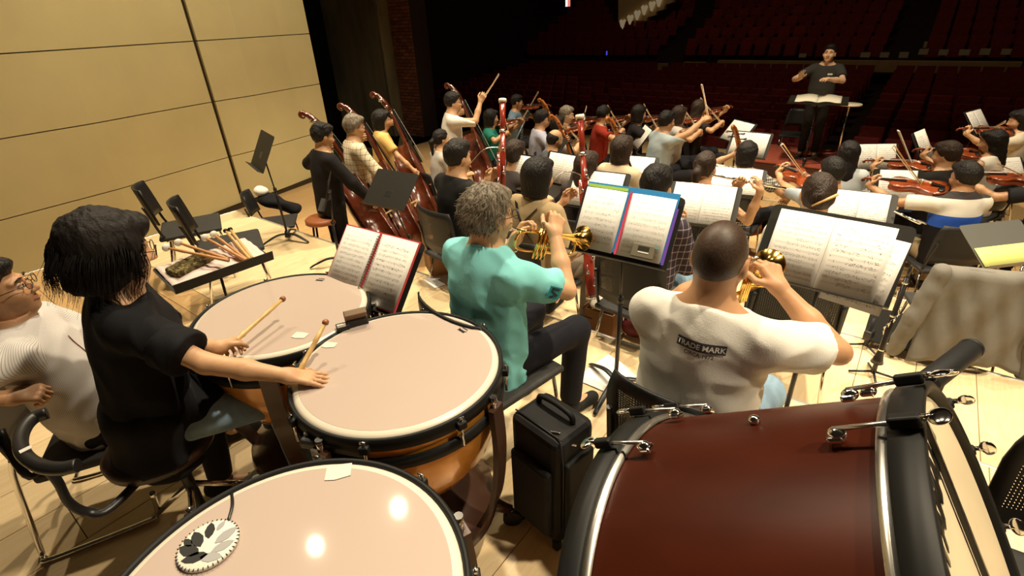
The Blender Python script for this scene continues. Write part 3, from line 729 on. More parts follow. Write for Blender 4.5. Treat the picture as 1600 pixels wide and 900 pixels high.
# ------------------------------------------------------------------ furniture and instruments
def holes_mat():
    w = NT('perforated black plastic', .5, .4); vec, c = w.coord(); x, y, z = c[0], c[1], c[2]
    fx = w.math('SUBTRACT', w.math('FRACT', w.math('MULTIPLY', x, 95.0)), .5); fz = w.math('SUBTRACT', w.math('FRACT', w.math('MULTIPLY', z, 95.0)), .5)
    r = w.math('ADD', w.math('MULTIPLY', fx, fx), w.math('MULTIPLY', fz, fz)); hole = w.math('LESS_THAN', r, .085)
    reg = w.math('MULTIPLY', w.math('LESS_THAN', w.math('ABSOLUTE', x), .19), w.math('LESS_THAN', w.math('ABSOLUTE', w.math('SUBTRACT', z, .70)), .115))
    h = w.math('MULTIPLY', hole, reg); w.b.inputs['Base Color'].default_value = (.012, .012, .013, 1)
    tr = w.n('ShaderNodeBsdfTransparent'); mx = w.n('ShaderNodeMixShader'); w.link(h, mx.inputs[0]); w.link(w.b.outputs[0], mx.inputs[1]); w.link(tr.outputs[0], mx.inputs[2])
    w.link(mx.outputs[0], w.t.nodes['Material Output'].inputs['Surface']); return w.m
M_PERF = holes_mat()
M_SEATPAD = mat('charcoal seat', (.022, .021, .020), .7, var=.2, vscale=30)
def curved_plate(mb, w, z0, z1, y0, bend, thick=.012, lean=.12, nx=10, nz=6, taper=.0):
    V = []; F = []
    for side in (0, 1):
        for j in range(nz+1):
            for i in range(nx+1):
                u = i/nx*2-1; v = j/nz; ww = w*(1-taper*v)*(1-.12*max(0, v-.75)*4*abs(u)**4)
                zz = z0+(z1-z0)*v; V.append((u*ww/2, y0-bend*(1-u*u)-lean*(v*.45)*(z1-z0)*2+side*thick, zz))
    k = (nx+1)*(nz+1)
    for j in range(nz):
        for i in range(nx):
            a = j*(nx+1)+i; F.append((a, a+1, a+nx+2, a+nx+1)); F.append((k+a, k+a+nx+1, k+a+nx+2, k+a+1))
    for i in range(nx): F.append((i, k+i, k+i+1, i+1)); a = nz*(nx+1)+i; F.append((a, a+1, k+a+1, k+a))
    for j in range(nz): a = j*(nx+1); F.append((a, a+nx+1, k+a+nx+1, k+a)); a += nx; F.append((a, k+a, k+a+nx+1, a+nx+1))
    mb.add(V, F, True); return mb
def chair_proto(kind):
    r = empty('chair')
    mb = MB(); mb.box((0, .0, .44), (.46, .45, .035), None, .016); mb.build('seat', M_SEATPAD, r)
    mb = MB()
    if kind == 'mesh': curved_plate(mb, .47, .52, .87, -.20, .05, .010); mb.build('backrest', M_PERF, r)
    else: curved_plate(mb, .44, .56, .84, -.19, .06, .014, .2, taper=.12); mb.build('backrest', M_BLACK, r)
    for s in (-1, 1):
        MB().tube(spline([(s*.215, -.17, .42), (s*.22, -.20, .50), (s*.215, -.225, .62), (s*.21, -.25, .72)], 4), .010, 8).build('back_post', M_BLACKM, r)
        MB().tube([(s*.20, .17, .43), (s*.235, .21, .0)], .0095, 8).build('leg', M_CHROME, r)
        MB().tube([(s*.20, -.15, .43), (s*.235, -.25, .0)], .0095, 8).build('leg', M_CHROME, r)
        MB().tube([(s*.205, .18, .422), (s*.205, -.17, .422)], .009, 8).build('side_rail', M_CHROME, r)
    return r
_cp = {}
def chair(label, pos, floor, yaw, kind='mesh', group='players chairs'):
    y = yawdir(yaw); x = np.cross(y, [0, 0, 1.]); M = frame(x, y, (0, 0, 1), (pos[0], pos[1], floor))
    if kind not in _cp: _cp[kind] = o = chair_proto(kind); o.matrix_world = M
    else: o = clone(_cp[kind], None, M)
    return tag(o, label, 'chair', group)
# ---- music stand
M_DESK = mat('stand desk', (.018, .017, .014), .55, .0, spec=.3)
def desk_mesh(w, h, slots=True):
    mb = MB(); c = .02; o = [(-w/2, -h/2), (w/2, -h/2), (w/2, h/2-c), (w/2-c*.3, h/2-c*.3), (w/2-c, h/2), (-w/2+c, h/2), (-w/2+c*.3, h/2-c*.3), (-w/2, h/2-c)]
    mb.prism(o, -.0025, 0); return mb
_desk = {}
def stand(label, c, yaw, tilt, floor, w=.50, h=.34, lipd=.055, base_yaw=None, desk_m=None, group='music stands', reach=.0):
    c = np.asarray(c, float); f = yawdir(yaw); rt = np.array([f[1], -f[0], 0]); up = f*math.cos(tilt)+np.array([0, 0, math.sin(tilt)]); nr = np.cross(rt, up)
    foot = np.array([c[0], c[1], floor])+f*(.03+reach); r = empty('music_stand', foot, label, 'music stand', group)
    L = lambda p: np.asarray(p, float)-foot
    key = (w, h)
    if key not in _desk:
        a = desk_mesh(w, h).build('desk', None); b = MB().box((0, -h/2+.002, lipd/2), (w, .004, lipd)).build('ledge', None)
        e = [MB().box((0, h/2-.045-.03*i, -.004), (w*.96, .006, .004)).build('rib', None) for i in range(2)]
        _desk[key] = [o.data for o in (a, b, *e)]
        for o in (a, b, *e): bpy.data.objects.remove(o)
    M = frame(rt, up, nr, L(c)-nr*.004); dk = None
    for me, nm in zip(_desk[key], ('desk', 'ledge', 'rib', 'rib')):
        o = bpy.data.objects.new(nm, me); COL.objects.link(o)
        if not len(me.materials): me.materials.append(None)
        o.material_slots[0].link = 'OBJECT'; o.material_slots[0].material = desk_m or M_DESK
        if nm in ('rib',): o.parent = dk
        else: o.parent = r; o.matrix_local = M
        if nm == 'desk': dk = o
    top = L(c)-nr*.03-up*h*.12; hgt = top[2]
    MB().box(L(c)-nr*.018-up*h*.12, (.09, .07, .03), np.array([rt, up, nr]).T, .008).build('clamp', M_BLACKM, r)
    p0 = np.array([0, 0, .05]); p1 = np.array([top[0]*.2, top[1]*.2, hgt*.62])
    MB().tube([p1-(p1-p0)*.1, top], .0075, 8).build('inner_tube', M_BLACKM, r)
    MB().tube([p0, p1], .0115, 10).build('outer_tube', M_BLACKM, r)
    MB().tube([p1-[0, 0, .02], p1+[0, 0, .015]], .016, 10).build('collar', M_BLACKM, r)
    MB().lathe([(.0, .10), (.02, .10), (.028, .06), (.03, .04), (.0, .04)], 14).build('hub', M_BLACKM, r)
    by = yaw if base_yaw is None else base_yaw
    for i in range(3):
        d = yawdir(by+math.pi/3+i*2*math.pi/3)
        MB().tube(spline([d*.01+[0, 0, .075], d*.10+[0, 0, .075], d*.20+[0, 0, .040], d*.26+[0, 0, .012]], 4), [.017]*4+[.016]*4+[.014]*4+[.011], 8, flat=.55).build('foot', M_BLACKM, r)
    return r
# ---- printed music
def score_mat(name, paper, dens=1.0, big=False):
    w = NT(name, .75, .2); vec, c = w.coord(); x, y = c[0], c[1]
    oi = w.n('ShaderNodeObjectInfo'); rn = oi.outputs['Random']
    per = .0225 if not big else .027
    v = w.math('FRACT', w.math('ADD', w.math('DIVIDE', y, per), w.math('MULTIPLY', rn, 1.0)))
    row = w.math('FLOOR', w.math('ADD', w.math('DIVIDE', y, per), rn))
    inx = w.math('MULTIPLY', w.math('GREATER_THAN', x, .018), w.math('LESS_THAN', x, .195)); iny = w.math('MULTIPLY', w.math('GREATER_THAN', y, .02), w.math('LESS_THAN', y, .272))
    box = w.math('MULTIPLY', inx, iny)
    band = w.math('MULTIPLY', w.math('GREATER_THAN', v, .30), w.math('LESS_THAN', v, .66))
    ln = w.math('LESS_THAN', w.math('FRACT', w.math('MULTIPLY', v, 12.5)), .30)
    staff = w.math('MULTIPLY', band, ln)
    cb = w.n('ShaderNodeCombineXYZ'); w.link(w.math('MULTIPLY', x, 230.0), cb.inputs[0]); w.link(w.math('ADD', w.math('MULTIPLY', v, 7.0), w.math('MULTIPLY', row, 13.7)), cb.inputs[1]); w.link(w.math('MULTIPLY', rn, 50.0), cb.inputs[2])
    nz = w.noise(cb.outputs[0], 1.0, 1); note = w.math('MULTIPLY', w.math('GREATER_THAN', nz, .60), w.math('MULTIPLY', w.math('GREATER_THAN', v, .16), w.math('LESS_THAN', v, .82)))
    cb2 = w.n('ShaderNodeCombineXYZ'); w.link(w.math('MULTIPLY', x, 30.0), cb2.inputs[0]); w.link(w.math('MULTIPLY', row, 9.1), cb2.inputs[1]); w.link(w.math('MULTIPLY', rn, 80.0), cb2.inputs[2])
    busy = w.math('GREATER_THAN', w.noise(cb2.outputs[0], 1.0, 0), .42); note = w.math('MULTIPLY', note, busy)
    ink = w.math('MULTIPLY', box, w.math('MINIMUM', 1.0, w.math('ADD', w.math('MULTIPLY', staff, .55*dens), w.math('MULTIPLY', note, .75*dens))))
    return w.out(w.mix(ink, paper, (.04, .035, .04)))
M_SCORE = score_mat('printed music', (.80, .77, .72)); M_SCOREP = score_mat('pale printed music', (.86, .85, .82), .7, True)
_page = {}
def page_mesh(w, h, curl, mirror, m):
    key = (round(w, 3), round(h, 3), round(curl, 3), mirror, m.name)
    if key in _page: return _page[key]
    V = []; F = []; nx, ny = 8, 2
    for sd in (0, 1):
        for j in range(ny+1):
            for i in range(nx+1):
                u = i/nx; uu = 1-u if mirror else u; V.append((u*w, j/ny*h, curl*math.sin(math.pi*min(1, uu*1.15))*(1-.3*uu)+.0006*sd+.001))
    k = (nx+1)*(ny+1)
    for j in range(ny):
        for i in range(nx): a = j*(nx+1)+i; F += [(k+a, k+a+1, k+a+nx+2, k+a+nx+1), (a, a+nx+1, a+nx+2, a+1)]
    for i in range(nx): F.append((i, i+1, k+i+1, k+i)); a = ny*(nx+1)+i; F.append((a, k+a, k+a+1, a+1))
    for j in range(ny): a = j*(nx+1); F.append((a, k+a, k+a+nx+1, a+nx+1)); a += nx; F.append((a, a+nx+1, k+a+nx+1, k+a))
    me = bpy.data.meshes.new('page'); me.from_pydata(V, [], F); me.update(); me.polygons.foreach_set('use_smooth', [True]*len(me.polygons)); me.materials.append(m); _page[key] = me; return me
def sheet(label, c, yaw, tilt, w=.42, h=.297, m=None, pages=2, roll=0.0, group='sheet music', off=(0, 0), curl=.004, name='sheet_music', lift=.002, cat='sheet music'):
    c = np.asarray(c, float); f = yawdir(yaw); rt = np.array([f[1], -f[0], 0]); up = f*math.cos(tilt)+np.array([0, 0, math.sin(tilt)]); nr = np.cross(rt, up)
    cr, sr_ = math.cos(roll), math.sin(roll); rt, up = rt*cr+up*sr_, up*cr-rt*sr_
    c = c+rt*off[0]+up*off[1]+nr*lift; r = empty(name, (0, 0, 0), label, cat, group, M=frame(rt, up, nr, c)); m = m or M_SCORE
    pw = w/pages
    for i in range(pages):
        o = bpy.data.objects.new('page', page_mesh(pw-.001, h, curl, i == 0 and pages == 2, m)); COL.objects.link(o); o.parent = r; o.location = (-w/2+i*pw, -h/2, 0)
    return r
# ---- violin family
M_VARN = mat('red varnish', (.23, .045, .012), .22, 0, .5, var=.25, vscale=9, coat=.5)
M_VARNO = mat('orange varnish', (.42, .13, .025), .22, 0, .5, var=.22, vscale=9, coat=.5)
M_VARND = mat('dark varnish', (.10, .018, .008), .22, 0, .5, var=.3, vscale=9, coat=.5)
M_VARNB = mat('brown red varnish', (.095, .019, .007), .25, 0, .5, var=.3, vscale=6, coat=.4)
M_EBONY = mat('ebony', (.010, .009, .009), .3)
M_BOWST = mat('bow stick', (.50, .27, .10), .3); M_HAIRBOW = mat('bow hair', (.82, .78, .68), .5); M_STR = mat('string', (.7, .68, .64), .3, .8)
OUT_V = [(.0, .0), (.12, .006), (.21, .04), (.275, .11), (.293, .20), (.275, .30), (.235, .375), (.205, .425), (.165, .47), (.152, .54), (.16, .61), (.188, .66), (.215, .71), (.236, .79), (.228, .88), (.18, .955), (.10, .992), (.05, 1.0)]
OUT_B = [(.0, .0), (.14, .008), (.23, .045), (.285, .12), (.30, .20), (.285, .29), (.24, .37), (.21, .42), (.17, .47), (.155, .53), (.165, .59), (.195, .64), (.21, .70), (.20, .78), (.15, .87), (.095, .94), (.06, .98), (.045, 1.0)]
_vp = {}
def viol_proto(kind):
    spec = dict(violin=(.355, .11, .27, OUT_V), viola=(.41, .11, .27, OUT_V), cello=(.755, .17, .70, OUT_V), bass=(1.03, .19, .94, OUT_B))[kind]
    B, dp, neckL, out = spec[0], spec[1]*spec[0], spec[2], spec[3]; big = kind in ('cello', 'bass')
    root = empty('double_bass' if kind == 'bass' else kind); vm = {'violin': M_VARN, 'viola': M_VARN, 'cello': M_VARNO, 'bass': M_VARNB}[kind]
    half = [(x*B, y*B) for x, y in out]; ol = half+[(-x, y) for x, y in half[::-1][:-1]]; n = len(ol)
    def ring(sc, z, dy=0): return [(x*sc, (y-B*.5)*(1-(1-sc)*.75)+B*.5, z) for x, y in ol]
    mb = MB(); rs = [ring(1.0, -dp*.5), ring(1.03, -dp*.5), ring(1.03, -dp*.56), ring(.8, -dp*.68), ring(.4, -dp*.80)]
    rs2 = [ring(1.0, dp*.5), ring(1.03, dp*.5), ring(1.03, dp*.56), ring(.8, dp*.68), ring(.4, dp*.80)]
    allr = rs[::-1]+rs2; V = [v for r in allr for v in r]; F = []
    for i in range(len(allr)-1):
        for j in range(n): a = i*n+j; b = i*n+(j+1) % n; F.append((a, b, b+n, a+n))
    F += [tuple(range(n))[::-1], tuple(range((len(allr)-1)*n, len(allr)*n))]; mb.add(V, F, True); mb.build('body', vm, root)
    tz_ = dp*.80; L = B+neckL*.47; w0 = .033*B
    mb = MB(); mb.tube(spline([(0, B*.98, dp*.45), (0, B+neckL*.22, dp*.48), (0, L, dp*.42)], 4), [B*.035]*9, 8, flat=.8); mb.build('neck', vm, root)
    fb0, fb1 = (B*.72, tz_+.025*B), (L, dp*.62)
    mb = MB(); q = [(-w0*1.25, fb0), (w0*1.25, fb0), (w0*.75, fb1), (-w0*.75, fb1)]
    V = [(x, a[0], a[1]) for x, a in q]+[(x, a[0], a[1]-.016*B-.003) for x, a in q]; mb.add(V, [(0, 1, 2, 3), (7, 6, 5, 4), (0, 4, 5, 1), (1, 5, 6, 2), (2, 6, 7, 3), (3, 7, 4, 0)]); mb.build('fingerboard', M_EBONY, root)
    # pegbox and scroll
    Ls = neckL*.38; pts = [(0, L, dp*.42), (0, L+Ls*.35, dp*.30), (0, L+Ls*.65, dp*.12)]
    for i in range(12):
        a = i/11*4.6; r_ = B*.042*(1-.055*i); pts.append((0, L+Ls*.70+r_*math.sin(a)*1.0, dp*.10-B*.02+ -r_*(1-math.cos(a))*.9))
    mb = MB(); mb.tube(pts, [B*.034]*2+[B*.027]+[B*.024-.0009*B*i for i in range(12)], 8); mb.build('scroll', vm if kind != 'bass' else M_VARND, root)
    for i in range(4):
        s = 1 if i % 2 else -1; y = L+Ls*(.12+.13*i); z = dp*(.38-.09*i)
        mb = MB(); mb.tube([(-s*.025*B, y, z), (s*B*.085, y, z)], .010*B, 6).ell((s*B*.105, y, z), (.022*B, .012*B, .026*B), 6); mb.build('peg', M_EBONY if not big else (M_STEEL if kind == 'bass' else M_EBONY), root)
    mb = MB(); h0 = tz_+.085*B; mb.prism([(-.058*B, 0), (.058*B, 0), (.05*B, .05*B), (.03*B, .085*B), (-.03*B, .085*B), (-.05*B, .05*B)], -.006*B-.001, .006*B+.001, ((0, B*.46, tz_-.004*B), rotx(math.pi/2))); mb.build('bridge', mat('maple', (.62, .42, .2), .5), root)
    mb = MB(); q = [(-.03*B, .06*B), (.03*B, .06*B), (.055*B, .30*B), (-.055*B, .30*B)]; V = [(x, y, tz_+(.012 if y < .1*B else .05)*B) for x, y in q]+[(x, y, tz_+(.012 if y < .1*B else .05)*B-.012*B) for x, y in q]
    mb.add(V, [(0, 1, 2, 3), (7, 6, 5, 4), (0, 4, 5, 1), (1, 5, 6, 2), (2, 6, 7, 3), (3, 7, 4, 0)]); mb.build('tailpiece', M_EBONY, root)
    for i in range(4):
        x = (i-1.5)*.016*B; MB().tube([(x*1.4, .30*B, tz_+.05*B), (x*1.5, .46*B, h0), (x*.7, L, dp*.62+.012*B)], .0025*B if not big else .0018*B, 4, cap=False).build('string', M_STR, root)
    for s in (-1, 1):
        MB().tube(spline([(s*.085*B, .37*B, tz_*.9), (s*.105*B, .42*B, tz_*.89), (s*.095*B, .48*B, tz_*.92), (s*.065*B, .56*B, tz_*.97), (s*.07*B, .60*B, tz_*.97)], 3), .008*B, 5, flat=.5).build('sound_hole', M_EBONY, root)
    if big: MB().tube([(0, 0, 0), (0, -(.22 if kind == 'cello' else .16), 0)], .006, 8).build('endpin', M_STEEL, root)
    else: MB().ell((-.12*B, .10*B, tz_*.95), (.09*B, .06*B, .025*B), 8).build('chin_rest', M_EBONY, root)
    return root
def viol(kind, label, M, vm=None, group=None):
    if kind not in _vp: _vp[kind] = o = viol_proto(kind); o.matrix_world = M
    else: o = clone(_vp[kind], None, M)
    return tag(o, label, {'bass': 'double bass'}.get(kind, kind), group or {'bass': 'double basses', 'violin': 'violins', 'viola': 'violas', 'cello': 'cellos'}[kind])
_bow = []
def bow(label, frog, tip, up, group='string bows', L=.74):
    """stick from frog to tip direction"""
    y = unit(np.asarray(tip)-np.asarray(frog)); x = unit(np.cross(y, up)); z = np.cross(x, y); M = frame(x, y, z, frog)
    if not _bow:
        r = empty('bow'); MB().tube(spline([(0, -.03, .0), (0, .2, -.004), (0, .45, -.008), (0, L, .002)], 4), .0052, 6).build('stick', M_BOWST, r)
        MB().box((0, L/2, -.020), (.011, L-.03, .003)).build('bow_hair', M_HAIRBOW, r); MB().box((0, .02, -.012), (.012, .05, .02), None, .003).build('frog', M_EBONY, r)
        MB().prism([(0, 0), (.02, 0), (.008, -.024), (0, -.024)], -.004, .004, ((0, L-.01, 0), np.array([[0, 0, 1], [1, 0, 0], [0, 1, 0]]))).build('tip', M_WHITE, r); _bow.append(r); r.matrix_world = M; o = r
    else: o = clone(_bow[0], None, M)
    return tag(o, label, 'bow', group)
# ---- woodwind and brass
M_RED = mat('bassoon maple', (.26, .028, .014), .2, coat=.6); M_SILV = mat('silver keys', (.85, .83, .78), .15, 1.0); M_BRASS = mat('gold brass', (.85, .52, .14), .14, 1.0); M_IVORY = mat('ivory ring', (.85, .74, .58), .4)
M_GREN = mat('black wood', (.014, .012, .012), .3)
def bassoon(label, bot, topp, reed):
    """boot at bot, bell at topp (world)"""
    bot, topp = np.asarray(bot, float), np.asarray(topp, float); d = topp-bot; L = np.linalg.norm(d); x, y, z = axes(d, (0, 0, 1)) if abs(unit(d)[2]) < .95 else axes(d, (0, 1, 0))
    r = empty('bassoon', label=label, cat='bassoon', group='bassoons', M=frame(x, y, z, bot))
    MB().tube([(0, 0, 0), (0, .02, 0), (0, .42*L, 0)], [.034, .036, .033], 12, flat=.7).build('boot_joint', M_RED, r)
    MB().tube([(.0, -.012, 0), (0, .015, 0)], .038, 12, flat=.7).build('boot_cap', M_SILV, r)
    MB().tube([(.014, .40*L, 0), (.014, .80*L, 0)], .020, 12).build('long_joint', M_RED, r)
    MB().tube([(-.020, .40*L, .01), (-.020, .66*L, .01)], .014, 10).build('wing_joint', M_RED, r)
    MB().tube([(.014, .79*L, 0), (.014, .86*L, 0), (.014, .985*L, 0)], [.022, .019, .025], 12).build('bell_joint', M_RED, r)
    MB().lathe([(.012, .985*L), (.029, .98*L), (.031, .992*L), (.029, 1.004*L), (.012, 1.004*L)], 16, (.014, 0, 0), rotx(-math.pi/2)@np.diag([1, 1, 1])).build('bell_ring', M_IVORY, r)
    for fr, nm in ((.42, 'ferrule'), (.79, 'ferrule')): MB().tube([(.012, fr*L, 0), (.012, fr*L+.02, 0)], .026, 12).build(nm, M_SILV, r)
    g = random.Random(3)
    for i in range(9):
        yy = (.06+.075*i)*L; MB().tube([(.03*(-1)**i, yy, .032), (.02*(-1)**i, yy+.06*L, .034)], .004, 6).build('key_rod', M_SILV, r)
        MB().ell((.018*(-1)**i, yy+.02, .036), (.011, .013, .004), 6).build('key', M_SILV, r)
    rl = np.array(r.matrix_world.inverted()@Vector(reed)); MB().tube(spline([(-.020, .655*L, .01), (-.022, .69*L, .02), (rl+np.array([-.022, .69*L, .02]))*.5+np.array([0, .05, 0]), rl], 5), [.004]*10+[.003]*6, 6).build('crook', M_SILV, r)
    return r
def trumpet(label, mouth, bell, up):
    mouth, bell = np.asarray(mouth, float), np.asarray(bell, float); x, y, z = axes(bell-mouth, up); L = np.linalg.norm(bell-mouth); s = L/.48
    r = empty('trumpet', label=label, cat='trumpet', group='trumpets', M=frame(x, y, z, mouth)); q = lambda P: [np.array(p)*s for p in P]
    MB().lathe([(.005, 0), (.0135, -.002), (.0135, .006), (.008, .02), (.005, .035), (.0045, .08)], 14, (0, 0, 0), rotx(-math.pi/2)).build('mouthpiece', M_SILV, r)
    MB().tube(q([(0, .05, 0), (0, .40, 0)]), .0058, 8).build('lead_pipe', M_BRASS, r)
    MB().tube(spline(q([(0, .40, 0), (0, .435, -.012), (0, .445, -.045), (0, .43, -.075), (0, .39, -.083), (0, .20, -.083)]), 4), .0065, 8).build('tuning_slide', M_BRASS, r)
    MB().tube(spline(q([(.0, .13, .004), (0, .075, -.010), (0, .060, -.045), (0, .075, -.075), (0, .12, -.085), (0, .2, -.083)]), 4), .0065, 8).build('rear_bow', M_BRASS, r)
    MB().tube([(0, yy*s, 0.004*s) for yy in (.13, .20, .28, .35, .40, .43, .455, .472, .48)], [rr*s for rr in (.0065, .007, .0085, .012, .017, .024, .036, .052, .061)], 24, cap=False).build('bell', M_BRASS, r)
    MB().tube([(0, .4805*s+.061*s*0, 0), ], .001, 3).V and None
    rim = [(.061*s*math.cos(a), .48*s, .004*s+.061*s*math.sin(a)) for a in np.linspace(0, 2*math.pi, 25)[:-1]]; MB().tube(rim, .002, 6, closed=True).build('bell_rim', M_BRASS, r)
    for i in range(3):
        yy = (.185+.026*i)*s; v = MB().tube([(.012*s, yy, -.115*s), (.012*s, yy, .022*s)], .0095*s, 12).build('valve', M_BRASS, r)
        MB().tube([(.012*s, yy, .02*s), (.012*s, yy, .048*s)], .0025, 6).ell((.012*s, yy, .05*s), (.008, .008, .003), 6).build('valve_cap', M_SILV, v)
    MB().tube(spline(q([(.012, .235, -.05), (.04, .25, -.05), (.055, .29, -.05), (.04, .33, -.05), (.012, .24, -.06)]), 4), .005, 6).build('valve_slide', M_BRASS, r)
    return r
def flute(label, a, b, up=(0, 0, 1)):
    a, b = np.asarray(a, float), np.asarray(b, float); x, y, z = axes(b-a, up); L = np.linalg.norm(b-a); r = empty('flute', label=label, cat='flute', group='flutes', M=frame(x, y, z, a))
    MB().tube([(0, 0, 0), (0, .23, 0)], .0105, 10).build('head_joint', M_SILV, r); MB().tube([(0, .22, 0), (0, L, 0)], .0098, 10).build('body_tube', M_SILV, r)
    MB().ell((0, .06, .009), (.012, .018, .004), 8).build('lip_plate', M_SILV, r)
    for i in range(11): MB().lathe([(.0, .004), (.0085, .004), (.009, 0), (.009, -.004)], 10, (0, .27+i*(L-.30)/11, .014)).build('key', M_SILV, r)
    MB().tube([(.010, .25, .010), (.010, L-.03, .010)], .0025, 6).build('key_rod', M_SILV, r); return r
# ------------------------------------------------------------------ percussion in the foreground
M_HEAD = mat('drum skin', (.49, .395, .345), .04, 0, .3, var=.02, vscale=2)
M_COLLAR = mat('skin collar', (.72, .66, .55), .3, 0, .5)
M_HOOP = mat('black hoop', (.010, .010, .010), .5, .0, spec=.2)
M_COPPER = mat('amber bowl', (.80, .34, .05), .22, .25, .5, var=.25, vscale=4, coat=.6)
M_MAHOG = mat('brown frame', (.055, .024, .014), .35, .1, .5, coat=.2)
def text_mesh(body, size, m, parent=None, name='lettering', M=None, bold=0.0, extrude=.0006, spacing=1.0, sx=1.0):
    cu = bpy.data.curves.new('t', 'FONT'); cu.body = body; cu.size = size; cu.align_x = 'CENTER'; cu.align_y = 'CENTER'; cu.extrude = extrude; cu.offset = bold; cu.space_character = spacing; cu.resolution_u = 3
    o = bpy.data.objects.new('t', cu); COL.objects.link(o); dg = bpy.context.evaluated_depsgraph_get(); dg.update(); me = bpy.data.meshes.new_from_object(o.evaluated_get(dg)); bpy.data.objects.remove(o); bpy.data.curves.remove(cu)
    if sx != 1.0:
        for v in me.vertices: v.co.x *= sx
    me.materials.clear(); me.materials.append(m); q = bpy.data.objects.new(name, me); COL.objects.link(q)
    if parent is not None: q.parent = parent
    if M is not None: q.matrix_local = M
    return q
def timpani(label, c, R, z, rot, logo=None, gauge=True):
    r = empty('timpani', (c[0], c[1], 0), label, 'timpani', 'timpani')
    MB().lathe([(R*.905, z-.004), (R*.9, z), (R*.895, z), (R*.89, z), (.0005, z)], 96).build('drum_head', M_HEAD, r)
    MB().lathe([(R*.965, z-.022), (R*.955, z-.010), (R*.935, z-.0035), (R*.90, z-.0005)], 96).build('collar', M_COLLAR, r)
    MB().lathe([(R*.955, z-.020), (R*.965, z-.006), (R*.985, z-.002), (R, z-.006), (R*1.004, z-.045), (R*.975, z-.05), (R*.96, z-.03)], 96).build('counterhoop', M_HOOP, r)
    MB().lathe([(R*.95, z-.03), (R*.955, z-.12), (R*.93, z-.20), (R*.84, z-.32), (R*.66, z-.42), (R*.40, z-.49), (R*.12, z-.51), (.001, z-.51)], 72).build('bowl', M_COPPER, r)
    MB().lathe([(R*.97, z-.085), (R*1.0, z-.09), (R*1.0, z-.125), (R*.965, z-.13)], 72).build('support_ring', M_HOOP, r)
    for i in range(8):
        a = rot+2*math.pi*(i+.5)/8; d = np.array([math.cos(a), math.sin(a), 0]); tn = np.array([-d[1], d[0], 0])
        MB().tube([d*R*1.025+[0, 0, z-.11], d*R*1.025+[0, 0, z-.004]], .005, 8).build('tension_rod', M_CHROME, r)
        MB().box(d*R*1.02+[0, 0, z-.030], (.024, .030, .026), np.array([d, tn, [0, 0, 1]]).T, .004).build('lug', M_HOOP, r)
        MB().tube([d*R*1.025+tn*-.009+[0, 0, z-.004], d*R*1.025+tn*.009+[0, 0, z-.004]], .004, 8).build('rod_key', M_CHROME, r)
    for i in range(4):
        a = rot+2*math.pi*i/4; d = np.array([math.cos(a), math.sin(a), 0]); tn = np.array([-d[1], d[0], 0])
        pts = spline([d*R*1.045+[0, 0, z-.06], d*R*1.06+[0, 0, z-.25], d*R*.98+[0, 0, z-.48], d*R*.78+[0, 0, z-.66]], 5)
        V = []; F = []
        for p in pts: V += [p+tn*.030-d*.010, p-tn*.030-d*.010, p-tn*.030+d*.010, p+tn*.030+d*.010]
        for j in range(len(pts)-1):
            for k in range(4): F.append((4*j+k, 4*j+(k+1) % 4, 4*j+4+(k+1) % 4, 4*j+4+k))
        F += [(3, 2, 1, 0), tuple(4*(len(pts)-1)+k for k in range(4))]; MB().add(V, F).build('strut', M_MAHOG, r)
        MB().tube([d*R*1.03+[0, 0, z-.065], d*R*1.03+[0, 0, z-.02]], .012, 10).build('strut_bolt', M_CHROME, r)
    MB().lathe([(R*.30, z-.52), (R*.62, z-.62), (R*.82, z-.66), (R*.84, z-.70), (R*.6, z-.71), (.001, z-.71)], 48).build('base', M_MAHOG, r)
    for i in range(3):
        a = rot+.5+2*math.pi*i/3; d = np.array([math.cos(a), math.sin(a), 0]); tn = np.array([-d[1], d[0], 0])
        MB().tube([d*R*.5+[0, 0, z-.68], d*R*.85+[0, 0, .12], d*R*.98+[0, 0, .09]], [.035, .028, .022], 8).build('base_leg', M_MAHOG, r)
        w = MB().tube([d*R*1.0+tn*-.014+[0, 0, .040], d*R*1.0+tn*.014+[0, 0, .040]], .040, 16).build('caster', M_BLACK, r)
        MB().tube([d*R*.98+[0, 0, .09], d*R*1.0+tn*.02+[0, 0, .05]], .012, 8).build('caster_fork', M_CHROME, w)
    MB().box((math.cos(rot+3.6)*R*.8, math.sin(rot+3.6)*R*.8, .10), (.10, .26, .02), rotz(rot+3.6+math.pi/2)@rotx(.3), .006).build('pedal', M_STEEL, r)
    if logo is not None:
        a = logo; d = np.array([math.cos(a), math.sin(a), 0]); tn = np.array([-d[1], d[0], 0]); c0 = d*R*.78+[0, 0, z+.0004]; x = tn
        mb = MB(); o = [(-.022, -.006), (-.010, -.002), (.010, -.002), (.022, -.006), (.016, .003), (.020, .009), (-.020, .009), (-.016, .003)]; mb.prism(o, 0, .0006, (c0, np.array([x, -d, [0, 0, 1]]).T)); mb.build('maker_mark', M_EBONY, r)
        for k in range(4): MB().box(c0+x*(-.012+.008*k)+d*.014, (.006, .006, .0006), np.array([x, -d, [0, 0, 1]]).T).build('maker_mark', M_EBONY, r)
    return r
TZ = .86
T_MID = (-.405, 1.445); T_BACK = (-.955, 1.855); T_FRONT = (-.505, .635)
timpani('large timpani with pale skin in the middle, struck by the flat hand of the timpanist', T_MID, .362, TZ, math.radians(-28), math.radians(42))
timpani('farther timpani behind, partly under the open spiral music book', T_BACK, .355, TZ, math.radians(10), math.radians(75))
timpani('nearest timpani cut by the bottom edge, carrying the round leaf-patterned pad', T_FRONT, .392, TZ, math.radians(30))
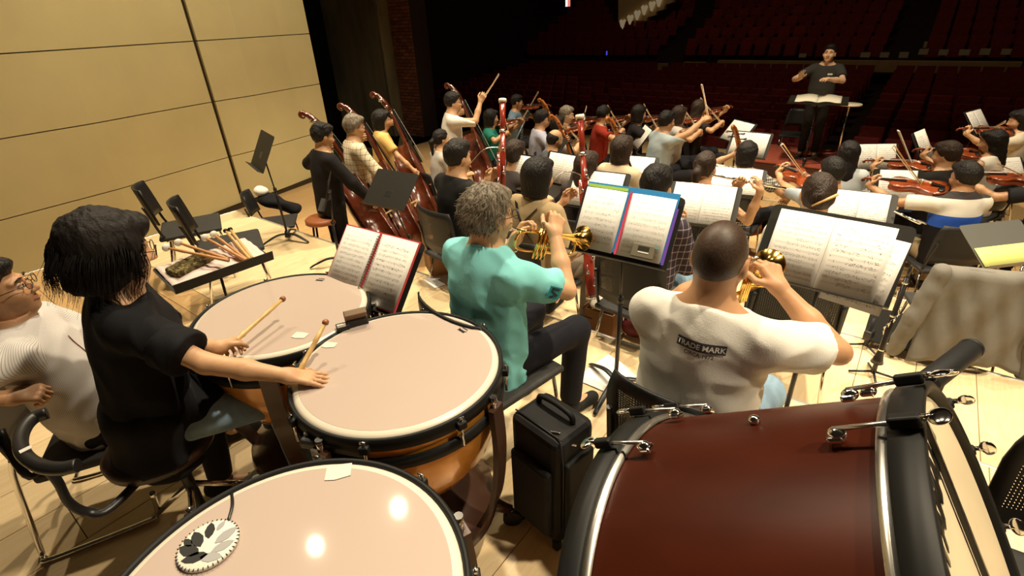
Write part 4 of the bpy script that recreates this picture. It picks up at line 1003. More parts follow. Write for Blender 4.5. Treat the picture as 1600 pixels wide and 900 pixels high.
# tuning gauge between the drums
g = empty('tuning_gauge', label='black tuning gauge with white and red markers hung between the two nearer timpani', cat='gauge'); gc = at(525, 694, .80); g.location = gc; gx = np.array([.95, -.25, 0]); gx = unit(gx)
MB().box((0, 0, 0), (.22, .05, .035), rotz(math.atan2(gx[1], gx[0])), .01).build('gauge_body', M_BLACK, g)
for i in range(9):
    MB().box(gx*(-.095+.024*i)+[0, 0, .022+.004*math.sin(i)], (.012, .008, .014), rotz(math.atan2(gx[1], gx[0])), .002).build('marker', mat('marker red', (.5, .05, .04), .4) if i == 1 else M_WHITE, g)
MB().tube([gx*-.11+[0, .025, -.01], gx*.11+[0, .025, -.01]], .006, 8).build('gauge_rod', M_CHROME, g)
# tapes and pad on the skins
def tape(label, x, y, w, h, ang):
    p = at(x, y, TZ+.0015); mb = MB(); V = [(-w/2, -h/2, 0), (-w*.1, -h/2-.004, 0), (w/2, -h/2+.003, 0), (w/2, h/2, .001), (0, h/2+.002, .0005), (-w/2, h/2, 0)]; mb.prism([(v[0], v[1]) for v in V], 0, .0012, ((0, 0, 0), rotz(ang))); o = mb.build('masking_tape', mat('masking tape', (.80, .74, .58), .7)); o.location = p; tag(o, label, 'tape', 'tape on drum skins')
tape('cream tape strip at the far rim of the nearest timpani', 529, 737, .065, .045, .15)
tape('cream tape strip on the edge of the middle timpani by the upright mallet', 515, 539, .05, .03, -.2)
tape('cream tape strip on the farther timpani near its rim', 469, 524, .055, .035, -.3)
pc = at(326, 852, TZ+.006)
pad = empty('drum_mute', pc, 'round felt drum mute with black and grey leaf print and stitched rim', 'drum mute')
MB().lathe([(.0005, .006), (.060, .006), (.064, .003), (.064, -.003), (.0005, -.004)], 48).build('felt_disc', mat('cream felt', (.80, .76, .66), .9, bump=.2, bscale=400), pad)
M_LEAF, M_LEAFG = mat('black print', (.02, .02, .02), .8), mat('grey print', (.36, .36, .37), .8)
for (x, y, ang, ln, m) in ((-.030, .012, 2.3, .042, M_LEAF), (-.034, -.016, 2.8, .046, M_LEAF), (-.012, .034, 1.9, .036, M_LEAF), (-.012, -.034, 3.4, .044, M_LEAF), (-.047, .004, 2.5, .026, M_LEAF), (.032, .020, .9, .042, M_LEAFG), (.038, -.008, .6, .038, M_LEAFG), (.024, -.034, 0., .040, M_LEAFG), (.008, .046, 1.3, .022, M_LEAFG)):
    o = [(-.5, 0), (-.3, .14), (0, .20), (.3, .13), (.5, 0), (.3, -.13), (0, -.2), (-.3, -.14)]; MB().prism([(a*ln*1.25, b*ln*1.55) for a, b in o], .0062, .0072, ((x, y, 0), rotz(ang))).build('leaf', m, pad)
for i in range(40):
    a = 2*math.pi*i/40; MB().box((.0625*math.cos(a), .0625*math.sin(a), .0045), (.006, .0016, .003), rotz(a)).build('stitch', M_LEAF, pad)
q1 = at(362, 770, TZ-.004)-pc; MB().tube(spline([(.015, .062, 0), (q1*.5+np.array([.015, .03, .004])), q1], 5), .004, 6, flat=.4).build('strap', M_EBONY, pad)
# ---- bass drum on its cradle
BD_c = np.array([.623, .581, .694]); BD_R = .505; _az, _el = -.588, .535
bx = np.array([math.cos(_az)*math.cos(_el), math.sin(_az)*math.cos(_el), math.sin(_el)])
by_ = unit(np.cross([0, 0, 1.], bx)); bz = np.cross(bx, by_)    # drum axis bx, tipped up on its swivel cradle
BD = empty('bass_drum', label='big mahogany concert bass drum with black hoops and cream heads', cat='drum', M=frame(by_, bz, bx, BD_c)); HW = .262
M_SHELL = NT('mahogany shell', .36, .10); v_, c_ = M_SHELL.coord(); f_ = M_SHELL.noise(v_, 5, 6, (1, 1, .45)); M_SHELL = M_SHELL.out(M_SHELL.mix(f_, (.006, .0014, .0008), (.075, .014, .0055)))
MB().lathe([(BD_R*.985, -HW), (BD_R*.985, HW)], 128).build('shell', M_SHELL, BD)
for s in (-1, 1):
    MB().lathe([(BD_R*.99, s*(HW+.002)), (BD_R*1.012, s*HW), (BD_R*1.016, s*(HW-.016)), (BD_R*.99, s*(HW-.020))], 128).build('metal_hoop', M_STEEL, BD)
    MB().lathe([(BD_R*1.005, s*HW), (BD_R*1.028, s*(HW+.002)), (BD_R*1.03, s*(HW+.048)), (BD_R*1.008, s*(HW+.052)), (BD_R*.985, s*(HW+.046)), (BD_R*.985, s*(HW+.01))], 128).build('counterhoop', M_HOOP, BD)
    mb = MB().lathe([(BD_R*.985, s*(HW+.030)), (BD_R*.97, s*(HW+.034)), (.0005, s*(HW+.034))], 96); mb.build('drum_head', mat('calf head', (.66, .55, .37), .5), BD)
for i, a in enumerate(math.radians(v) for v in (88, 68, 48, 28, 8, -16, -42, -68, -94, -120, -146, -172, 150)):
    d = np.array([math.cos(a), math.sin(a), 0]); tn = np.array([-d[1], d[0], 0]); Rk = np.array([d, tn, [0, 0, 1]]).T
    for s in (-1, 1):
        z1 = s*(HW-.075)
        b_ = MB().box(d*(BD_R+.008)+[0, 0, z1], (.014, .030, .026), Rk, .005).ell(d*(BD_R+.014)+[0, 0, z1+s*.004], (.013, .013, .016), 8, Rk).build('lug', M_CHROME, BD)
        MB().tube([d*(BD_R+.024)+[0, 0, z1], d*(BD_R+.030)+[0, 0, s*(HW+.045)]], .0045, 8).build('tension_rod', M_STEEL, BD)
        cl = MB().box(d*(BD_R+.030)+[0, 0, s*(HW+.030)], (.022, .020, .046), Rk, .005).build('claw', M_HOOP, BD)
        MB().ell(d*(BD_R+.034)+[0, 0, s*(HW+.076)], (.006, .023, .016), 10, Rk).tube([d*(BD_R+.034)+[0, 0, s*(HW+.05)], d*(BD_R+.034)+[0, 0, s*(HW+.075)]], .006, 8).build('wing_key', M_CHROME, BD)
MB().ell(np.array((math.cos(math.radians(76))*BD_R, math.sin(math.radians(76))*BD_R, .02)), (.012, .012, .012), 8).build('air_vent', M_CHROME, BD)
zt = HW+.0355
text_mesh('YAMAHA', .082, M_EBONY, BD, 'lettering', frame((1, 0, 0), (0, 1, 0), (0, 0, 1), (.035, .395, zt)), bold=.0018, sx=.95)
em = empty('emblem'); em.parent = BD; em.location = (-.155, .40, zt)
MB().tube([(.034*math.cos(a), .034*math.sin(a), 0) for a in np.linspace(0, 2*math.pi, 33)[:-1]], .0045, 6, closed=True, flat=.2).build('emblem_ring', M_EBONY, em)
for i in range(3):
    a = i*2*math.pi/3+.5; d = np.array([math.cos(a), math.sin(a), 0]); MB().tube([-d*.006, d*.030], .003, 6).build('emblem_fork', M_EBONY, em)
MB().box((.095, .24, zt+.006), (.014, .50, .010), rotz(-.06), .002).build('damper_bar', M_EBONY, BD)
MB().box((.118, -.01, zt+.010), (.05, .05, .02), None, .006).build('damper_pad', M_CHROME, BD)
inv = lambda p: np.array(BD.matrix_world.inverted()@Vector(p)); hx = unit(np.array([bx[0], bx[1], 0]))
for q in (-1, 1):
    piv = BD_c+by_*q*(BD_R+.05); MB().tube([inv(p) for p in (piv, np.array([piv[0], piv[1], .06]))], .018, 10).build('cradle_post', M_BLACKM, BD)
    MB().tube([inv(piv+hx*d_-np.array([0, 0, piv[2]-.03])) for d_ in (-.35, .35)], .018, 10).build('cradle_foot', M_BLACKM, BD)
    MB().tube([inv(piv), inv(BD_c+by_*q*BD_R*.97)], .014, 10).build('swivel', M_CHROME, BD)
MB().tube([inv(BD_c*[1, 1, 0]+by_*q*(BD_R+.05)+np.array([0, 0, .06])) for q in (-1, 1)], .016, 10).build('cradle_rail', M_BLACKM, BD)
# ------------------------------------------------------------------ the four players nearest the camera
rad = math.radians
def sit_chair(P, label, kind='mesh', dy=.03, dyaw=0.0, group='players chairs'):
    f = P.R[:, 1]; yaw = math.atan2(f[0], f[1])+dyaw; p = P.wld((0, dy, 0)); return chair(label, p, P.root[2], yaw, kind, group)
def stripe_mat(name, base, line, per, wdt, axis=0):
    w = NT(name, .85, .15); _, c = w.coord(); f = w.math('LESS_THAN', w.math('FRACT', w.math('MULTIPLY', c[axis], 1/per)), wdt); return w.out(w.mix(f, base, line))
w_ = NT('pinstripe shirt', .85, .15); _, c_ = w_.coord(); M_STRIPE = w_.out(w_.mix(w_.math('LESS_THAN', w_.math('FRACT', w_.math('MULTIPLY', w_.math('ARCTAN2', c_[0], w_.math('ADD', c_[1], .02)), 38.0)), .28), (.74, .71, .68), (.42, .38, .40)))
# man with glasses at the left edge
MAN = person('man in glasses and pinstriped shirt sitting at the left edge, watching', -2, 456, L0, rad(66), seat=.39, lean=-.22, k=.95, hyaw=-.05, hpitch=-.16, hair='short', skin=2, tmat=M_STRIPE, sleeve='half', res=.008, hres=.0045, glasses=True, face=True, loose=.016, fold=.010, seed=4,
             RH=dict(p=at(14, 622, .79), world=True, f=(.80, .45, -.15), n=(-.3, .3, -.9), curl=1.15, pole=(.8, -.6, -.4)), legs=(.018, .018, .022), group=None, collar=True)
# timpanist
rw = at(448, 588, TZ+.045); rf = at(500, 592, TZ+.012); lw = at(338, 545, TZ+.10); lf = at(372, 528, TZ+.05)
TIM = person('woman timpanist in a black top with one hand flat on a drum', 180, 392, L0, rad(52), seat=.56, lean=.10, side=.02, k=.97, fem=True, hyaw=-.05, hpitch=.22, hair=None, skin=0, top=(.008, .008, .010), sleeve='short', res=.008, hres=.0038, glasses=True, loose=.020, fold=.010, seed=9,
             RH=dict(p=rw, world=True, f=rf-rw, n=(0, 0, -1), curl=.10, spread=.10, tcurl=.1, pole=(.5, -.6, -.75)), LH=dict(p=lw, world=True, f=lf-lw, n=(.35, .1, -.9), curl=.85, pole=(-.7, -.3, -.8)),
             legm=mat('blue denim', (.20, .31, .42), .85, var=.3, vscale=10), knees=(.08, .13), kfwd=(.41, .40), feet=(.05, .05), kz=(-.05, -.05), tail=.20, group=None)
# trumpeter in the aqua polo shirt
AQ = person('grey-haired trumpeter in an aqua polo shirt', 764, 338, L0, rad(48), lean=.02, k=1.0, hyaw=.10, hpitch=.10, hair='grey', hm=M_HAIRG, skin=0, top=(.25, .68, .70), sleeve='short', res=.008, hres=.0038, loose=.020, fold=.013, seed=12, amp=.005, glasses=True,
            RH=dict(p=(.085, .34, 1.04), f=(-.28, .55, .62), n=(-.85, .45, -.2), curl=.95, pole=(.75, -.1, -1)), LH=dict(p=(-.075, .25, 1.00), f=(.25, .50, .75), n=(.9, .3, 0), curl=1.0, pole=(-.8, -.2, -1)), legs=(.012, .012, .018), knees=(.05, .12), kfwd=(.46, .44), collar=True, group=None, tail=.13)
# trumpeter in the white T-shirt
WT = person('trumpeter with cropped hair in a white printed T-shirt', 1125, 408, L0, rad(38), lean=.04, k=1.02, hyaw=.06, hpitch=.16, hair='buzz', hm=mat('cropped hair', (.050, .028, .017), .5, 0, .4, var=.35, vscale=150), skin=2, top=(.78, .76, .70), sleeve='short', res=.008, hres=.0038, loose=.024, fold=.010, seed=21,
            RH=dict(p=(.155, .26, 1.055), f=(-.55, .45, .62), n=(-.75, .55, -.3), curl=.95, pole=(1.0, -.25, -.75)), LH=dict(p=(-.06, .30, 1.03), f=(.3, .5, .7), n=(.9, .3, 0), curl=1.0, pole=(-.9, -.1, -.9)), legm=MATS['blue denim'], group=None, tail=.12)
# ------------------------------------------------------------------ things around the nearest players
# --- timpanist hair and earring, stool
M_TH = mat('soft black hair', (.010, .007, .006), .68, 0, .25, bump=.6, bscale=70, stretch=(1, 1, .3))
def bob(p):
    h = TIM.H; q = h.q(p); x, y, z = q.T
    d = s_ell(q, (0, -.030, .030), (.110, .125, .120)); d = smin(d, s_flat(q, (0, -.045, .02), (0, -.055, -.085), .112, .100, (0, 1, 0), 1.05), .04)
    c = .80*y-.6*z-.030; c = np.where(z < .02, y-.030-.25*np.maximum(-z, 0), c); d = smax(d, c, .02); d = smin(d, s_ell(q, (0, .06, .095), (.062, .045, .03)), .03)
    d = smax(d, -.128-z, .03); d = smin(d, s_cone(np.stack([np.abs(x), y, z], 1), (.082, .035, .05), (.088, .055, -.07), .018, .006), .02)
    return (d+wav(q*np.array([1, 1, .35]), 80, 3)*.007+wav(q*np.array([1, 1, .4]), 190, 5)*.004)*h.k
np_mesh('hair', [mesh_sdf(bob, TIM.hc-.30, TIM.hc+.22, .006)], M_TH, TIM.E)
def lock(i, g):
    a = g.uniform(-2.55, 2.55); th = g.uniform(.25, 1.5); cx, cy = math.sin(a), -math.cos(a)   # 0 = back of head
    top = np.array([cx*.108*math.sin(th), cy*.120*math.sin(th)-.03, .03+.118*math.cos(th)]); out = np.array([cx, cy, 0])
    end = np.array([cx*.116, cy*.118-.045, -.085-.035*g.random()]); k = g.uniform(.75, 1.25); fl = g.normal()*.012+.008; pts = [top*1.0]
    for j in range(1, 7):
        t = j/6*k; t = min(t, 1.25); p = top*(1-t)+end*t+out*(.024*math.sin(math.pi*min(t, 1))+fl*t*t+.006*math.sin(9*t+a*3)); pts.append(p)
    return pts
strand_hair(TIM, M_TH, 900, lock, .0018)
MB().ell(TIM.H.w((.082, -.006, -.048)), (.004, .004, .004), 8).build('earring', M_SILV, TIM.E)
# flounced sleeve edge and tunic hem
def flounce(p):
    d = None
    for s in (1, -1):
        a, el, w, fd, n, _ = TIM.arms[s]; u = unit(el-a); t = s_cone(p, a+u*.10, a+u*.21, .070, .082); t = smax(t, -((p-(a+u*.12))@u), .006); t = smax(t, (p-(a+u*.215))@u, .006); t = t+wav(p, 70, 11+s)*.007; d = t if d is None else np.minimum(d, t)
    return d
np_mesh('sleeve_flounce', [mesh_sdf(flounce, TIM.sh[-1]-.25, TIM.sh[1]+.25, .007)], cloth((.008, .008, .010)), TIM.E)
hz0 = TIM.hip[2]
def tunic(p):
    d = s_flat(p, (0, .02, hz0+.02), (0, .10, hz0-.01), .175, .180, (0, 0, 1), 1.5); d = smin(d, s_flat(p, (0, -.02, hz0), (0, -.03, hz0-.14), .17, .20, (0, 1, 0), 1.3), .06)
    d = smax(d, hz0-.17+.02*np.sin(p[:, 0]*40)-p[:, 2], .01); return d+wav(p*np.array([1, 1, .3]), 45, 2)*.007
np_mesh('tunic_skirt', [mesh_sdf(tunic, (-.35, -.35, hz0-.3), (.35, .5, hz0+.25), .009)], cloth((.009, .009, .012)), TIM.E)
sl = empty('drum_stool', TIM.root, 'dark brown padded drum stool with a curved black back bar under the timpanist', 'stool')
q = lambda px, py, z: at(px, py, z)-TIM.root
MB().lathe([(.0005, .555), (.14, .555), (.175, .545), (.190, .525), (.185, .495), (.16, .485), (.0005, .485)], 48, TIM.R@np.array([0, -.03, -.02])).build('seat', mat('brown vinyl', (.035, .016, .009), .45, var=.2, vscale=5), sl)
bbp = spline([q(74, 645, .76), q(50, 655, .76), q(33, 680, .76), q(36, 708, .76), q(62, 728, .76), q(95, 732, .76), q(122, 727, .76)], 6)
MB().tube(bbp, .021, 12).build('back_bar', mat('soft black vinyl', (.015, .014, .013), .4), sl)
MB().box(q(40, 702, .783), (.03, .018, .002), rotz(.9)).build('sticker', M_WHITE, sl)
MB().tube(spline([q(64, 722, .75), q(90, 752, .66), q(108, 785, .56), q(138, 800, .49), q(175, 792, .47), np.array([0, -.05, .475])], 5), .016, 10, flat=.6).build('back_support', M_BLACKM, sl)
MB().tube([(0, 0, .12), (0, 0, .49)], .022, 12).build('post', M_BLACKM, sl)
for i in range(3):
    d = yawdir(rad(40)+i*2*math.pi/3); MB().tube([(0, 0, .26), d*.27+[0, 0, .012]], .013, 8).build('leg', M_CHROME, sl)
# --- sled chair of the man
mc = empty('sled_chair', MAN.root, 'black chair with chrome sled runners under the man in pinstripes', 'chair'); q = lambda px, py, z: at(px, py, z)-MAN.root
MB().tube(spline([q(18, 715, .52), q(24, 752, .40), q(62, 855, .04), q(70, 872, .012), q(84, 872, .012), q(236, 812, .012), q(246, 800, .05), q(238, 770, .2)], 5), .011, 10).build('runner', M_CHROME, mc)
o2 = np.array([-.15, .42, 0.]); MB().tube(spline([q(18, 715, .52)+o2, q(24, 752, .40)+o2, q(62, 855, .04)+o2, q(70, 872, .012)+o2, q(236, 812, .012)+o2, q(246, 800, .05)+o2], 5), .011, 10).build('runner', M_CHROME, mc)
MB().box(MAN.R@np.array((0, .02, .40)), (.46, .44, .04), MAN.R, .015).build('seat', M_SEATPAD, mc)
mb = MB(); curved_plate(mb, .46, .50, .84, -.22, .05, .014); mb.V = [tuple(MAN.R@np.array(v)) for v in mb.V]; mb.build('backrest', M_BLACK, mc)
MB().tube(spline([q(2, 672, .62), q(20, 715, .54), q(48, 745, .46), q(75, 722, .47)], 4), .014, 8).build('arm_frame', M_BLACKM, mc)
def front_strip(P, x0, z0, z1, w, m, name, n=14, lift=.003):
    sh_ = [c for c in P.E.children if c.name.startswith('shirt')][0]; bv = BVHTree.FromPolygons([v.co for v in sh_.data.vertices], [p.vertices for p in sh_.data.polygons]); V = []; F = []
    for i in range(n+1):
        for sx_ in (-1, 1):
            p = Vector((x0+sx_*w/2, .6, z0+(z1-z0)*i/n)); h = bv.ray_cast(p, Vector((0, -1, 0))); V.append(np.array(h[0] if h[0] is not None else (p[0], .1, p[2]))+np.array([0, lift, 0]))
    F = [(2*i, 2*i+1, 2*i+3, 2*i+2) for i in range(n)]; return raw(name, V, F, m, P.E, True)
from mathutils.bvhtree import BVHTree
nz_ = MAN.neck[2]; front_strip(MAN, .0, nz_-.06, nz_-.46, .030, cloth((.66, .62, .60)), 'placket'); front_strip(MAN, .0165, nz_-.06, nz_-.46, .003, cloth((.30, .10, .09)), 'placket_seam', lift=.004); front_strip(MAN, -.085, nz_-.13, nz_-.24, .10, cloth((.70, .67, .64)), 'chest_pocket')
# --- mallets
M_BAMB = mat('bamboo stick', (.62, .40, .15), .4, var=.15, vscale=30); M_BROWNW = mat('reddish wood tip', (.33, .12, .05), .4); M_FELT = mat('white felt', (.86, .82, .74), .95)
def mallet(label, a, b, head='knob', group='timpani mallets'):
    a, b = np.asarray(a, float), np.asarray(b, float); r = empty('mallet', a, label, 'mallet', group); d = b-a; L = np.linalg.norm(d); u = d/L
    MB().tube([u*t*L for t in (0, .05, .30, .33, .36, .68, .70, 1)], [.0085, .009, .0085, .0105, .0082, .0075, .009, .0062], 10).build('stick', M_BAMB if head != 'felt' else mat('maple stick', (.55, .27, .10), .4), r)
    if head == 'knob': MB().lathe([(.0005, -.004), (.010, -.004), (.012, .002), (.010, .010), (.006, .014), (.0005, .015)], 14, d, alignz(u)).build('tip', M_BROWNW, r)
    elif head == 'felt': MB().ell(d, (.021, .021, .017), 10, alignz(u)).build('felt_head', M_FELT, r)
    else: MB().ell(d, (.014, .014, .011), 10, alignz(u)).build('rubber_head', M_EBONY, r)
    return r
mallet('bamboo mallet with brown tip held over the farther timpani', at(345, 553, TZ+.06), at(441, 468, TZ+.10))
mallet('bamboo mallet standing up under the flat hand on the middle timpani', at(455, 604, TZ+.012), at(508, 505, TZ+.13))
# --- tray of spare mallets
tc = np.array([-1.58, 2.51, .80]); ty, tt = rad(-48), rad(10)
stand('black stand turned flat as a tray beside the farther timpani, covered with a towel', tc, ty, tt, L0, .50, .30, .05)
tf = yawdir(ty); trt = np.array([tf[1], -tf[0], 0]); tup = tf*math.cos(tt)+np.array([0, 0, math.sin(tt)]); tnr = np.cross(trt, tup)
TT = lambda x, y, z: tc+trt*x+tup*y+tnr*z
V = []; F = []; n1, n2 = 24, 14
for j in range(n2+1):
    for i in range(n1+1):
        u, v = i/n1*2-1, j/n2*2-1; V.append(TT(u*.236, v*.14+.004+.004*math.sin(u*9), .006+.004*math.sin(7*u+3*v)+.003*math.sin(13*v-5*u)))
k = len(V); V += [v-tnr*.004 for v in V]
for j in range(n2):
    for i in range(n1): a = j*(n1+1)+i; F += [(a, a+1, a+n1+2, a+n1+1), (k+a, k+a+n1+1, k+a+n1+2, k+a+1)]
for i in range(n1): F += [(i, k+i, k+i+1, i+1), (n2*(n1+1)+i, n2*(n1+1)+i+1, k+n2*(n1+1)+i+1, k+n2*(n1+1)+i)]
for j in range(n2): a = j*(n1+1); F += [(a, a+n1+1, k+a+n1+1, k+a), (a+n1, k+a+n1, k+a+2*n1+1, a+2*n1+1)]
tag(raw('towel', V, F, mat('pink white towel', (.78, .64, .58), .95, bump=.3, bscale=300), None, True), 'pinkish white towel spread over the flat tray', 'towel')
mp_ = NT('camouflage cloth', .9, .1); v_, _ = mp_.coord(); f1 = mp_.math('GREATER_THAN', mp_.noise(v_, 38, 3), .52); f2 = mp_.math('GREATER_THAN', mp_.noise(v_, 55, 2, (1.3, 1, 1)), .56)
M_CAMO = mp_.out(mp_.mix(f2, mp_.mix(f1, (.05, .035, .018), (.22, .17, .07)), (.11, .09, .035)))
fcl = lambda p: None
def roll(p):
    l = np.stack([(p-TT(-.10, .035, .022))@trt, (p-TT(-.10, .035, .022))@tup, (p-TT(-.10, .035, .022))@tnr], 1); c, s_ = math.cos(.30), math.sin(.30); a = l[:, 0]*c+l[:, 1]*s_; b = -l[:, 0]*s_+l[:, 1]*c
    q_ = np.stack([np.maximum(np.abs(a)-.10, 0), np.maximum(np.abs(b)-.038, 0), np.maximum(np.abs(l[:, 2])-.005, 0)], 1); return np.sqrt((q_**2).sum(1))-.012+wav(p, 60, 2)*.003
tag(np_mesh('mallet_cloth', [mesh_sdf(roll, tc-.3, tc+.3, .006)], M_CAMO), 'camouflage-patterned cloth folded on the towel', 'cloth')
for lab, x0, y0, x1, y1, hd in (('white felt mallet leaning left-most on the tray', .035, -.115, -.155, .155, 'felt'), ('white felt mallet second from the left on the tray', .04, -.10, -.09, .17, 'felt'), ('white felt mallet third from the left on the tray', .115, -.125, .045, .185, 'felt'),
                             ('white felt mallet fourth from the left, beside the black ones', .12, -.125, .095, .19, 'felt'), ('black rubber-headed mallet, left one of two on the tray', .135, -.128, .16, .19, 'rub'), ('black rubber-headed mallet, right one of two on the tray', .148, -.128, .185, .19, 'rub')):
    zz = .055 if x0 < .05 else .03; a, b = TT(x0, y0, zz), TT(x1, y1, zz+.03); mallet(lab, a, b, hd, 'spare mallets on the tray')
# --- empty chairs on the left of the platform
chair('empty black chair nearer the cream wall, left of the towel tray', (-2.68, 4.12), L0, rad(62), 'shell', 'empty shell chairs'); chair('empty black chair just behind the mallet tray', (-2.14, 3.66), L0, rad(62), 'shell', 'empty shell chairs')
# --- music for the timpani: red folder with spiral book
s1 = np.array([-.63, 2.09, .93]); y1, t1 = rad(35), rad(50)
stand('black stand holding the red folder between the timpani', s1-np.array([0, 0, .01]), y1, t1, L0, .50, .34, .05)
f = yawdir(y1); rt = np.array([f[1], -f[0], 0]); up = f*math.cos(t1)+np.array([0, 0, math.sin(t1)]); nr = np.cross(rt, up)
bk = empty('spiral_book', label='open spiral-bound music book in a red folder above the timpani', cat='music book', M=frame(rt, up, nr, s1+nr*.004))
MB().box((0, 0, .003), (.475, .325, .004), None, .001).build('red_cover', mat('red card', (.55, .05, .06), .6), bk)
for i in (0, 1):
    o = bpy.data.objects.new('page', page_mesh(.222, .312, .006, i == 0, M_SCORE)); COL.objects.link(o); o.parent = bk; o.location = (-.230 if i == 0 else .008, -.156, .006)
mb = MB(); pts = []
for i in range(24*8+1): a = i/8*2*math.pi; pts.append((.012*math.cos(a), -.148+.296*i/(24*8), .010+.008*math.sin(a)))
mb.tube(pts, .0013, 5).build('spiral_wire', M_EBONY, bk)
# --- aqua player's stand
s2 = np.array([.54, 2.26, 1.02]); y2, t2 = rad(36), rad(58)
stand('black stand with blue folder in front of the aqua shirt trumpeter', s2-np.array([0, 0, .015]), y2, t2, L0, .50, .34, .05)
f = yawdir(y2); rt = np.array([f[1], -f[0], 0]); up = f*math.cos(t2)+np.array([0, 0, math.sin(t2)]); nr = np.cross(rt, up)
bf = empty('ring_folder', label='blue folder opened to two white music pages with green and purple tabs', cat='folder', M=frame(rt, up, nr, s2+nr*.004))
MB().box((0, .008, .003), (.455, .318, .004), None, .001).build('blue_cover', mat('blue card', (.03, .26, .62), .5), bf)
MB().box((-.12, .150, .006), (.205, .014, .003)).build('green_divider', mat('green card', (.42, .68, .10), .5), bf); MB().box((.230, -.03, .005), (.012, .26, .004)).build('purple_edge', mat('purple card', (.13, .06, .45), .5), bf)
MB().box((.004, -.008, .010), (.010, .30, .006)).build('red_spine', mat('red strip', (.62, .06, .12), .5), bf)
for i in (0, 1):
    o = bpy.data.objects.new('page', page_mesh(.212, .297, .007, i == 0, M_SCOREP)); COL.objects.link(o); o.parent = bf; o.location = (-.226 if i == 0 else .008, -.158, .007)
tn = empty('tuner', label='small grey electronic tuner clipped to the blue folder', cat='tuner', M=frame(rt, up, nr, s2+rt*.135-up*.118+nr*.022))
MB().box((0, 0, 0), (.105, .062, .016), None, .004).build('case', mat('grey plastic', (.16, .14, .10), .5), tn); MB().box((.002, .012, .0085), (.052, .020, .002)).build('display', mat('lcd', (.04, .04, .032), .2), tn); MB().box((.055, .025, .004), (.02, .006, .006)).build('clip', mat('teal clip', (.1, .4, .4), .4), tn); MB().box((.004, -.006, .0085), (.05, .005, .002)).build('scale', M_WHITE, tn)
# --- white shirt player's stand
s3 = np.array([1.30, 1.90, .98]); y3, t3 = rad(42), rad(58)
stand('wide black stand in front of the white T-shirt trumpeter', s3+np.array([.01, .01, .0]), y3, t3, L0, .52, .33, .05)
sheet('two loose music sheets side by side on the wide stand', s3, y3, t3, .425, .300, M_SCORE, off=(-.005, .0), group=None, lift=.010)
sheet('third music sheet lying behind the two on the wide stand', s3, y3, t3, .215, .300, M_SCORE, 1, roll=-.06, off=(.145, -.03), group=None, lift=.005)
# --- trumpets
def fit_trumpet(P, label, yaw_off, pitch):
    m = P.mouth; f = P.dir(unit((math.sin(yaw_off)*math.cos(pitch), math.cos(yaw_off)*math.cos(pitch), math.sin(pitch)))); return trumpet(label, m+f*.004, m+f*.49, (0, 0, 1))
def trumpet_to(P, label, px, py):
    m = P.mouth; best = min((abs(np.linalg.norm(atd(px, py, d)-m)-.48), d) for d in np.linspace(np.linalg.norm((m-CAM)@FW), 3.2, 300)); b = atd(px, py, best[1]); return trumpet(label, m, m+unit(b-m)*.485, (0, 0, 1))
TA = trumpet_to(AQ, 'gold trumpet played by the man in the aqua polo shirt', 908, 374); fit_trumpet(WT, 'gold trumpet mostly hidden by the head of the man in the white T-shirt', .10, -.30)
sit_chair(AQ, 'black mesh-back chair under the aqua shirt trumpeter'); sit_chair(WT, 'black mesh-back chair under the white T-shirt trumpeter')
def tuft(i, g):
    while True:
        v = g.normal(size=3); v /= np.linalg.norm(v); q_ = v*np.array([.086, .106, .108])+np.array([0, -.018, .030])
        if .80*q_[1]-.60*q_[2] < .012 and q_[2] > -.05: break
    fl = unit(np.array([0, -.35, -.9])+v*.45+g.normal(size=3)*.28); fl = fl-v*min(0, fl@v); L = g.uniform(.016, .034); return [q_*.97, q_+fl*L*.5+v*.004, q_+fl*L+v*.002*g.random()]
M_G2 = mat('light grey hair', (.34, .29, .22), .55); strand_hair(AQ, M_HAIRG, 700, tuft, .0022, seed=5); strand_hair(AQ, M_G2, 300, tuft, .0018, seed=8)
# wrist watch, collar trim and badge of the aqua shirt
a, el, w, fd, n, _ = AQ.arms[-1]; u = unit(w-el); c = w-u*.035; Rw = alignz(u); MB().tube([c+Rw@np.array((.033*math.cos(t), .033*math.sin(t), 0)) for t in np.linspace(0, 2*math.pi, 21)[:-1]], .008, 6, closed=True, flat=.4).build('watch', M_SILV, AQ.E)
def collar_(P, m, r0, dz, h, name='collar', parent=None):
    sp = unit(P.neck-P.hip); c = P.neck+sp*dz; Rc = alignz(unit(sp+np.array([0, .25, 0]))); mb = MB(); prof = [(r0, -.012), (r0*.98, h), (r0*.93, h+.006), (r0*.90, h), (r0*.92, -.012)]; mb.lathe(prof, 40, c, Rc@np.diag([1.05, .98, 1])); return mb.build(name, m, P.E)
collar_(AQ, cloth((.25, .68, .70)), .071, .022, .030); MB().tube([AQ.neck+unit(AQ.neck-AQ.hip)*.034+alignz(unit(unit(AQ.neck-AQ.hip)+np.array([0, .25, 0])))@np.array((.0765*math.cos(t), .072*math.sin(t), 0)) for t in np.linspace(0, 2*math.pi, 33)[:-1]], .0028, 6, closed=True).build('collar_piping', mat('yellow piping', (.75, .60, .08), .7), AQ.E)
collar_(MAN, M_STRIPE, .072, .02, .032); collar_(WT, cloth((.78, .76, .70)), .074, .008, .016, 'neckband')
a, el, *_ = AQ.arms[1]; u = unit(el-a); sd = unit(np.cross(u, np.cross(np.array([.9, -.35, .1]), u))); c = a+u*.145+sd*.087; bm_ = frame(np.cross(sd, u)*-1, -u, sd, c)
MB().box((0, 0, 0), (.052, .062, .004), None, .001).build('sleeve_badge', cloth((.03, .24, .27)), AQ.E).matrix_local = bm_
text_mesh('IV', .055, M_EBONY, AQ.E, 'badge_numeral', bm_@Matrix.Translation((0, 0, .003)), bold=.001)
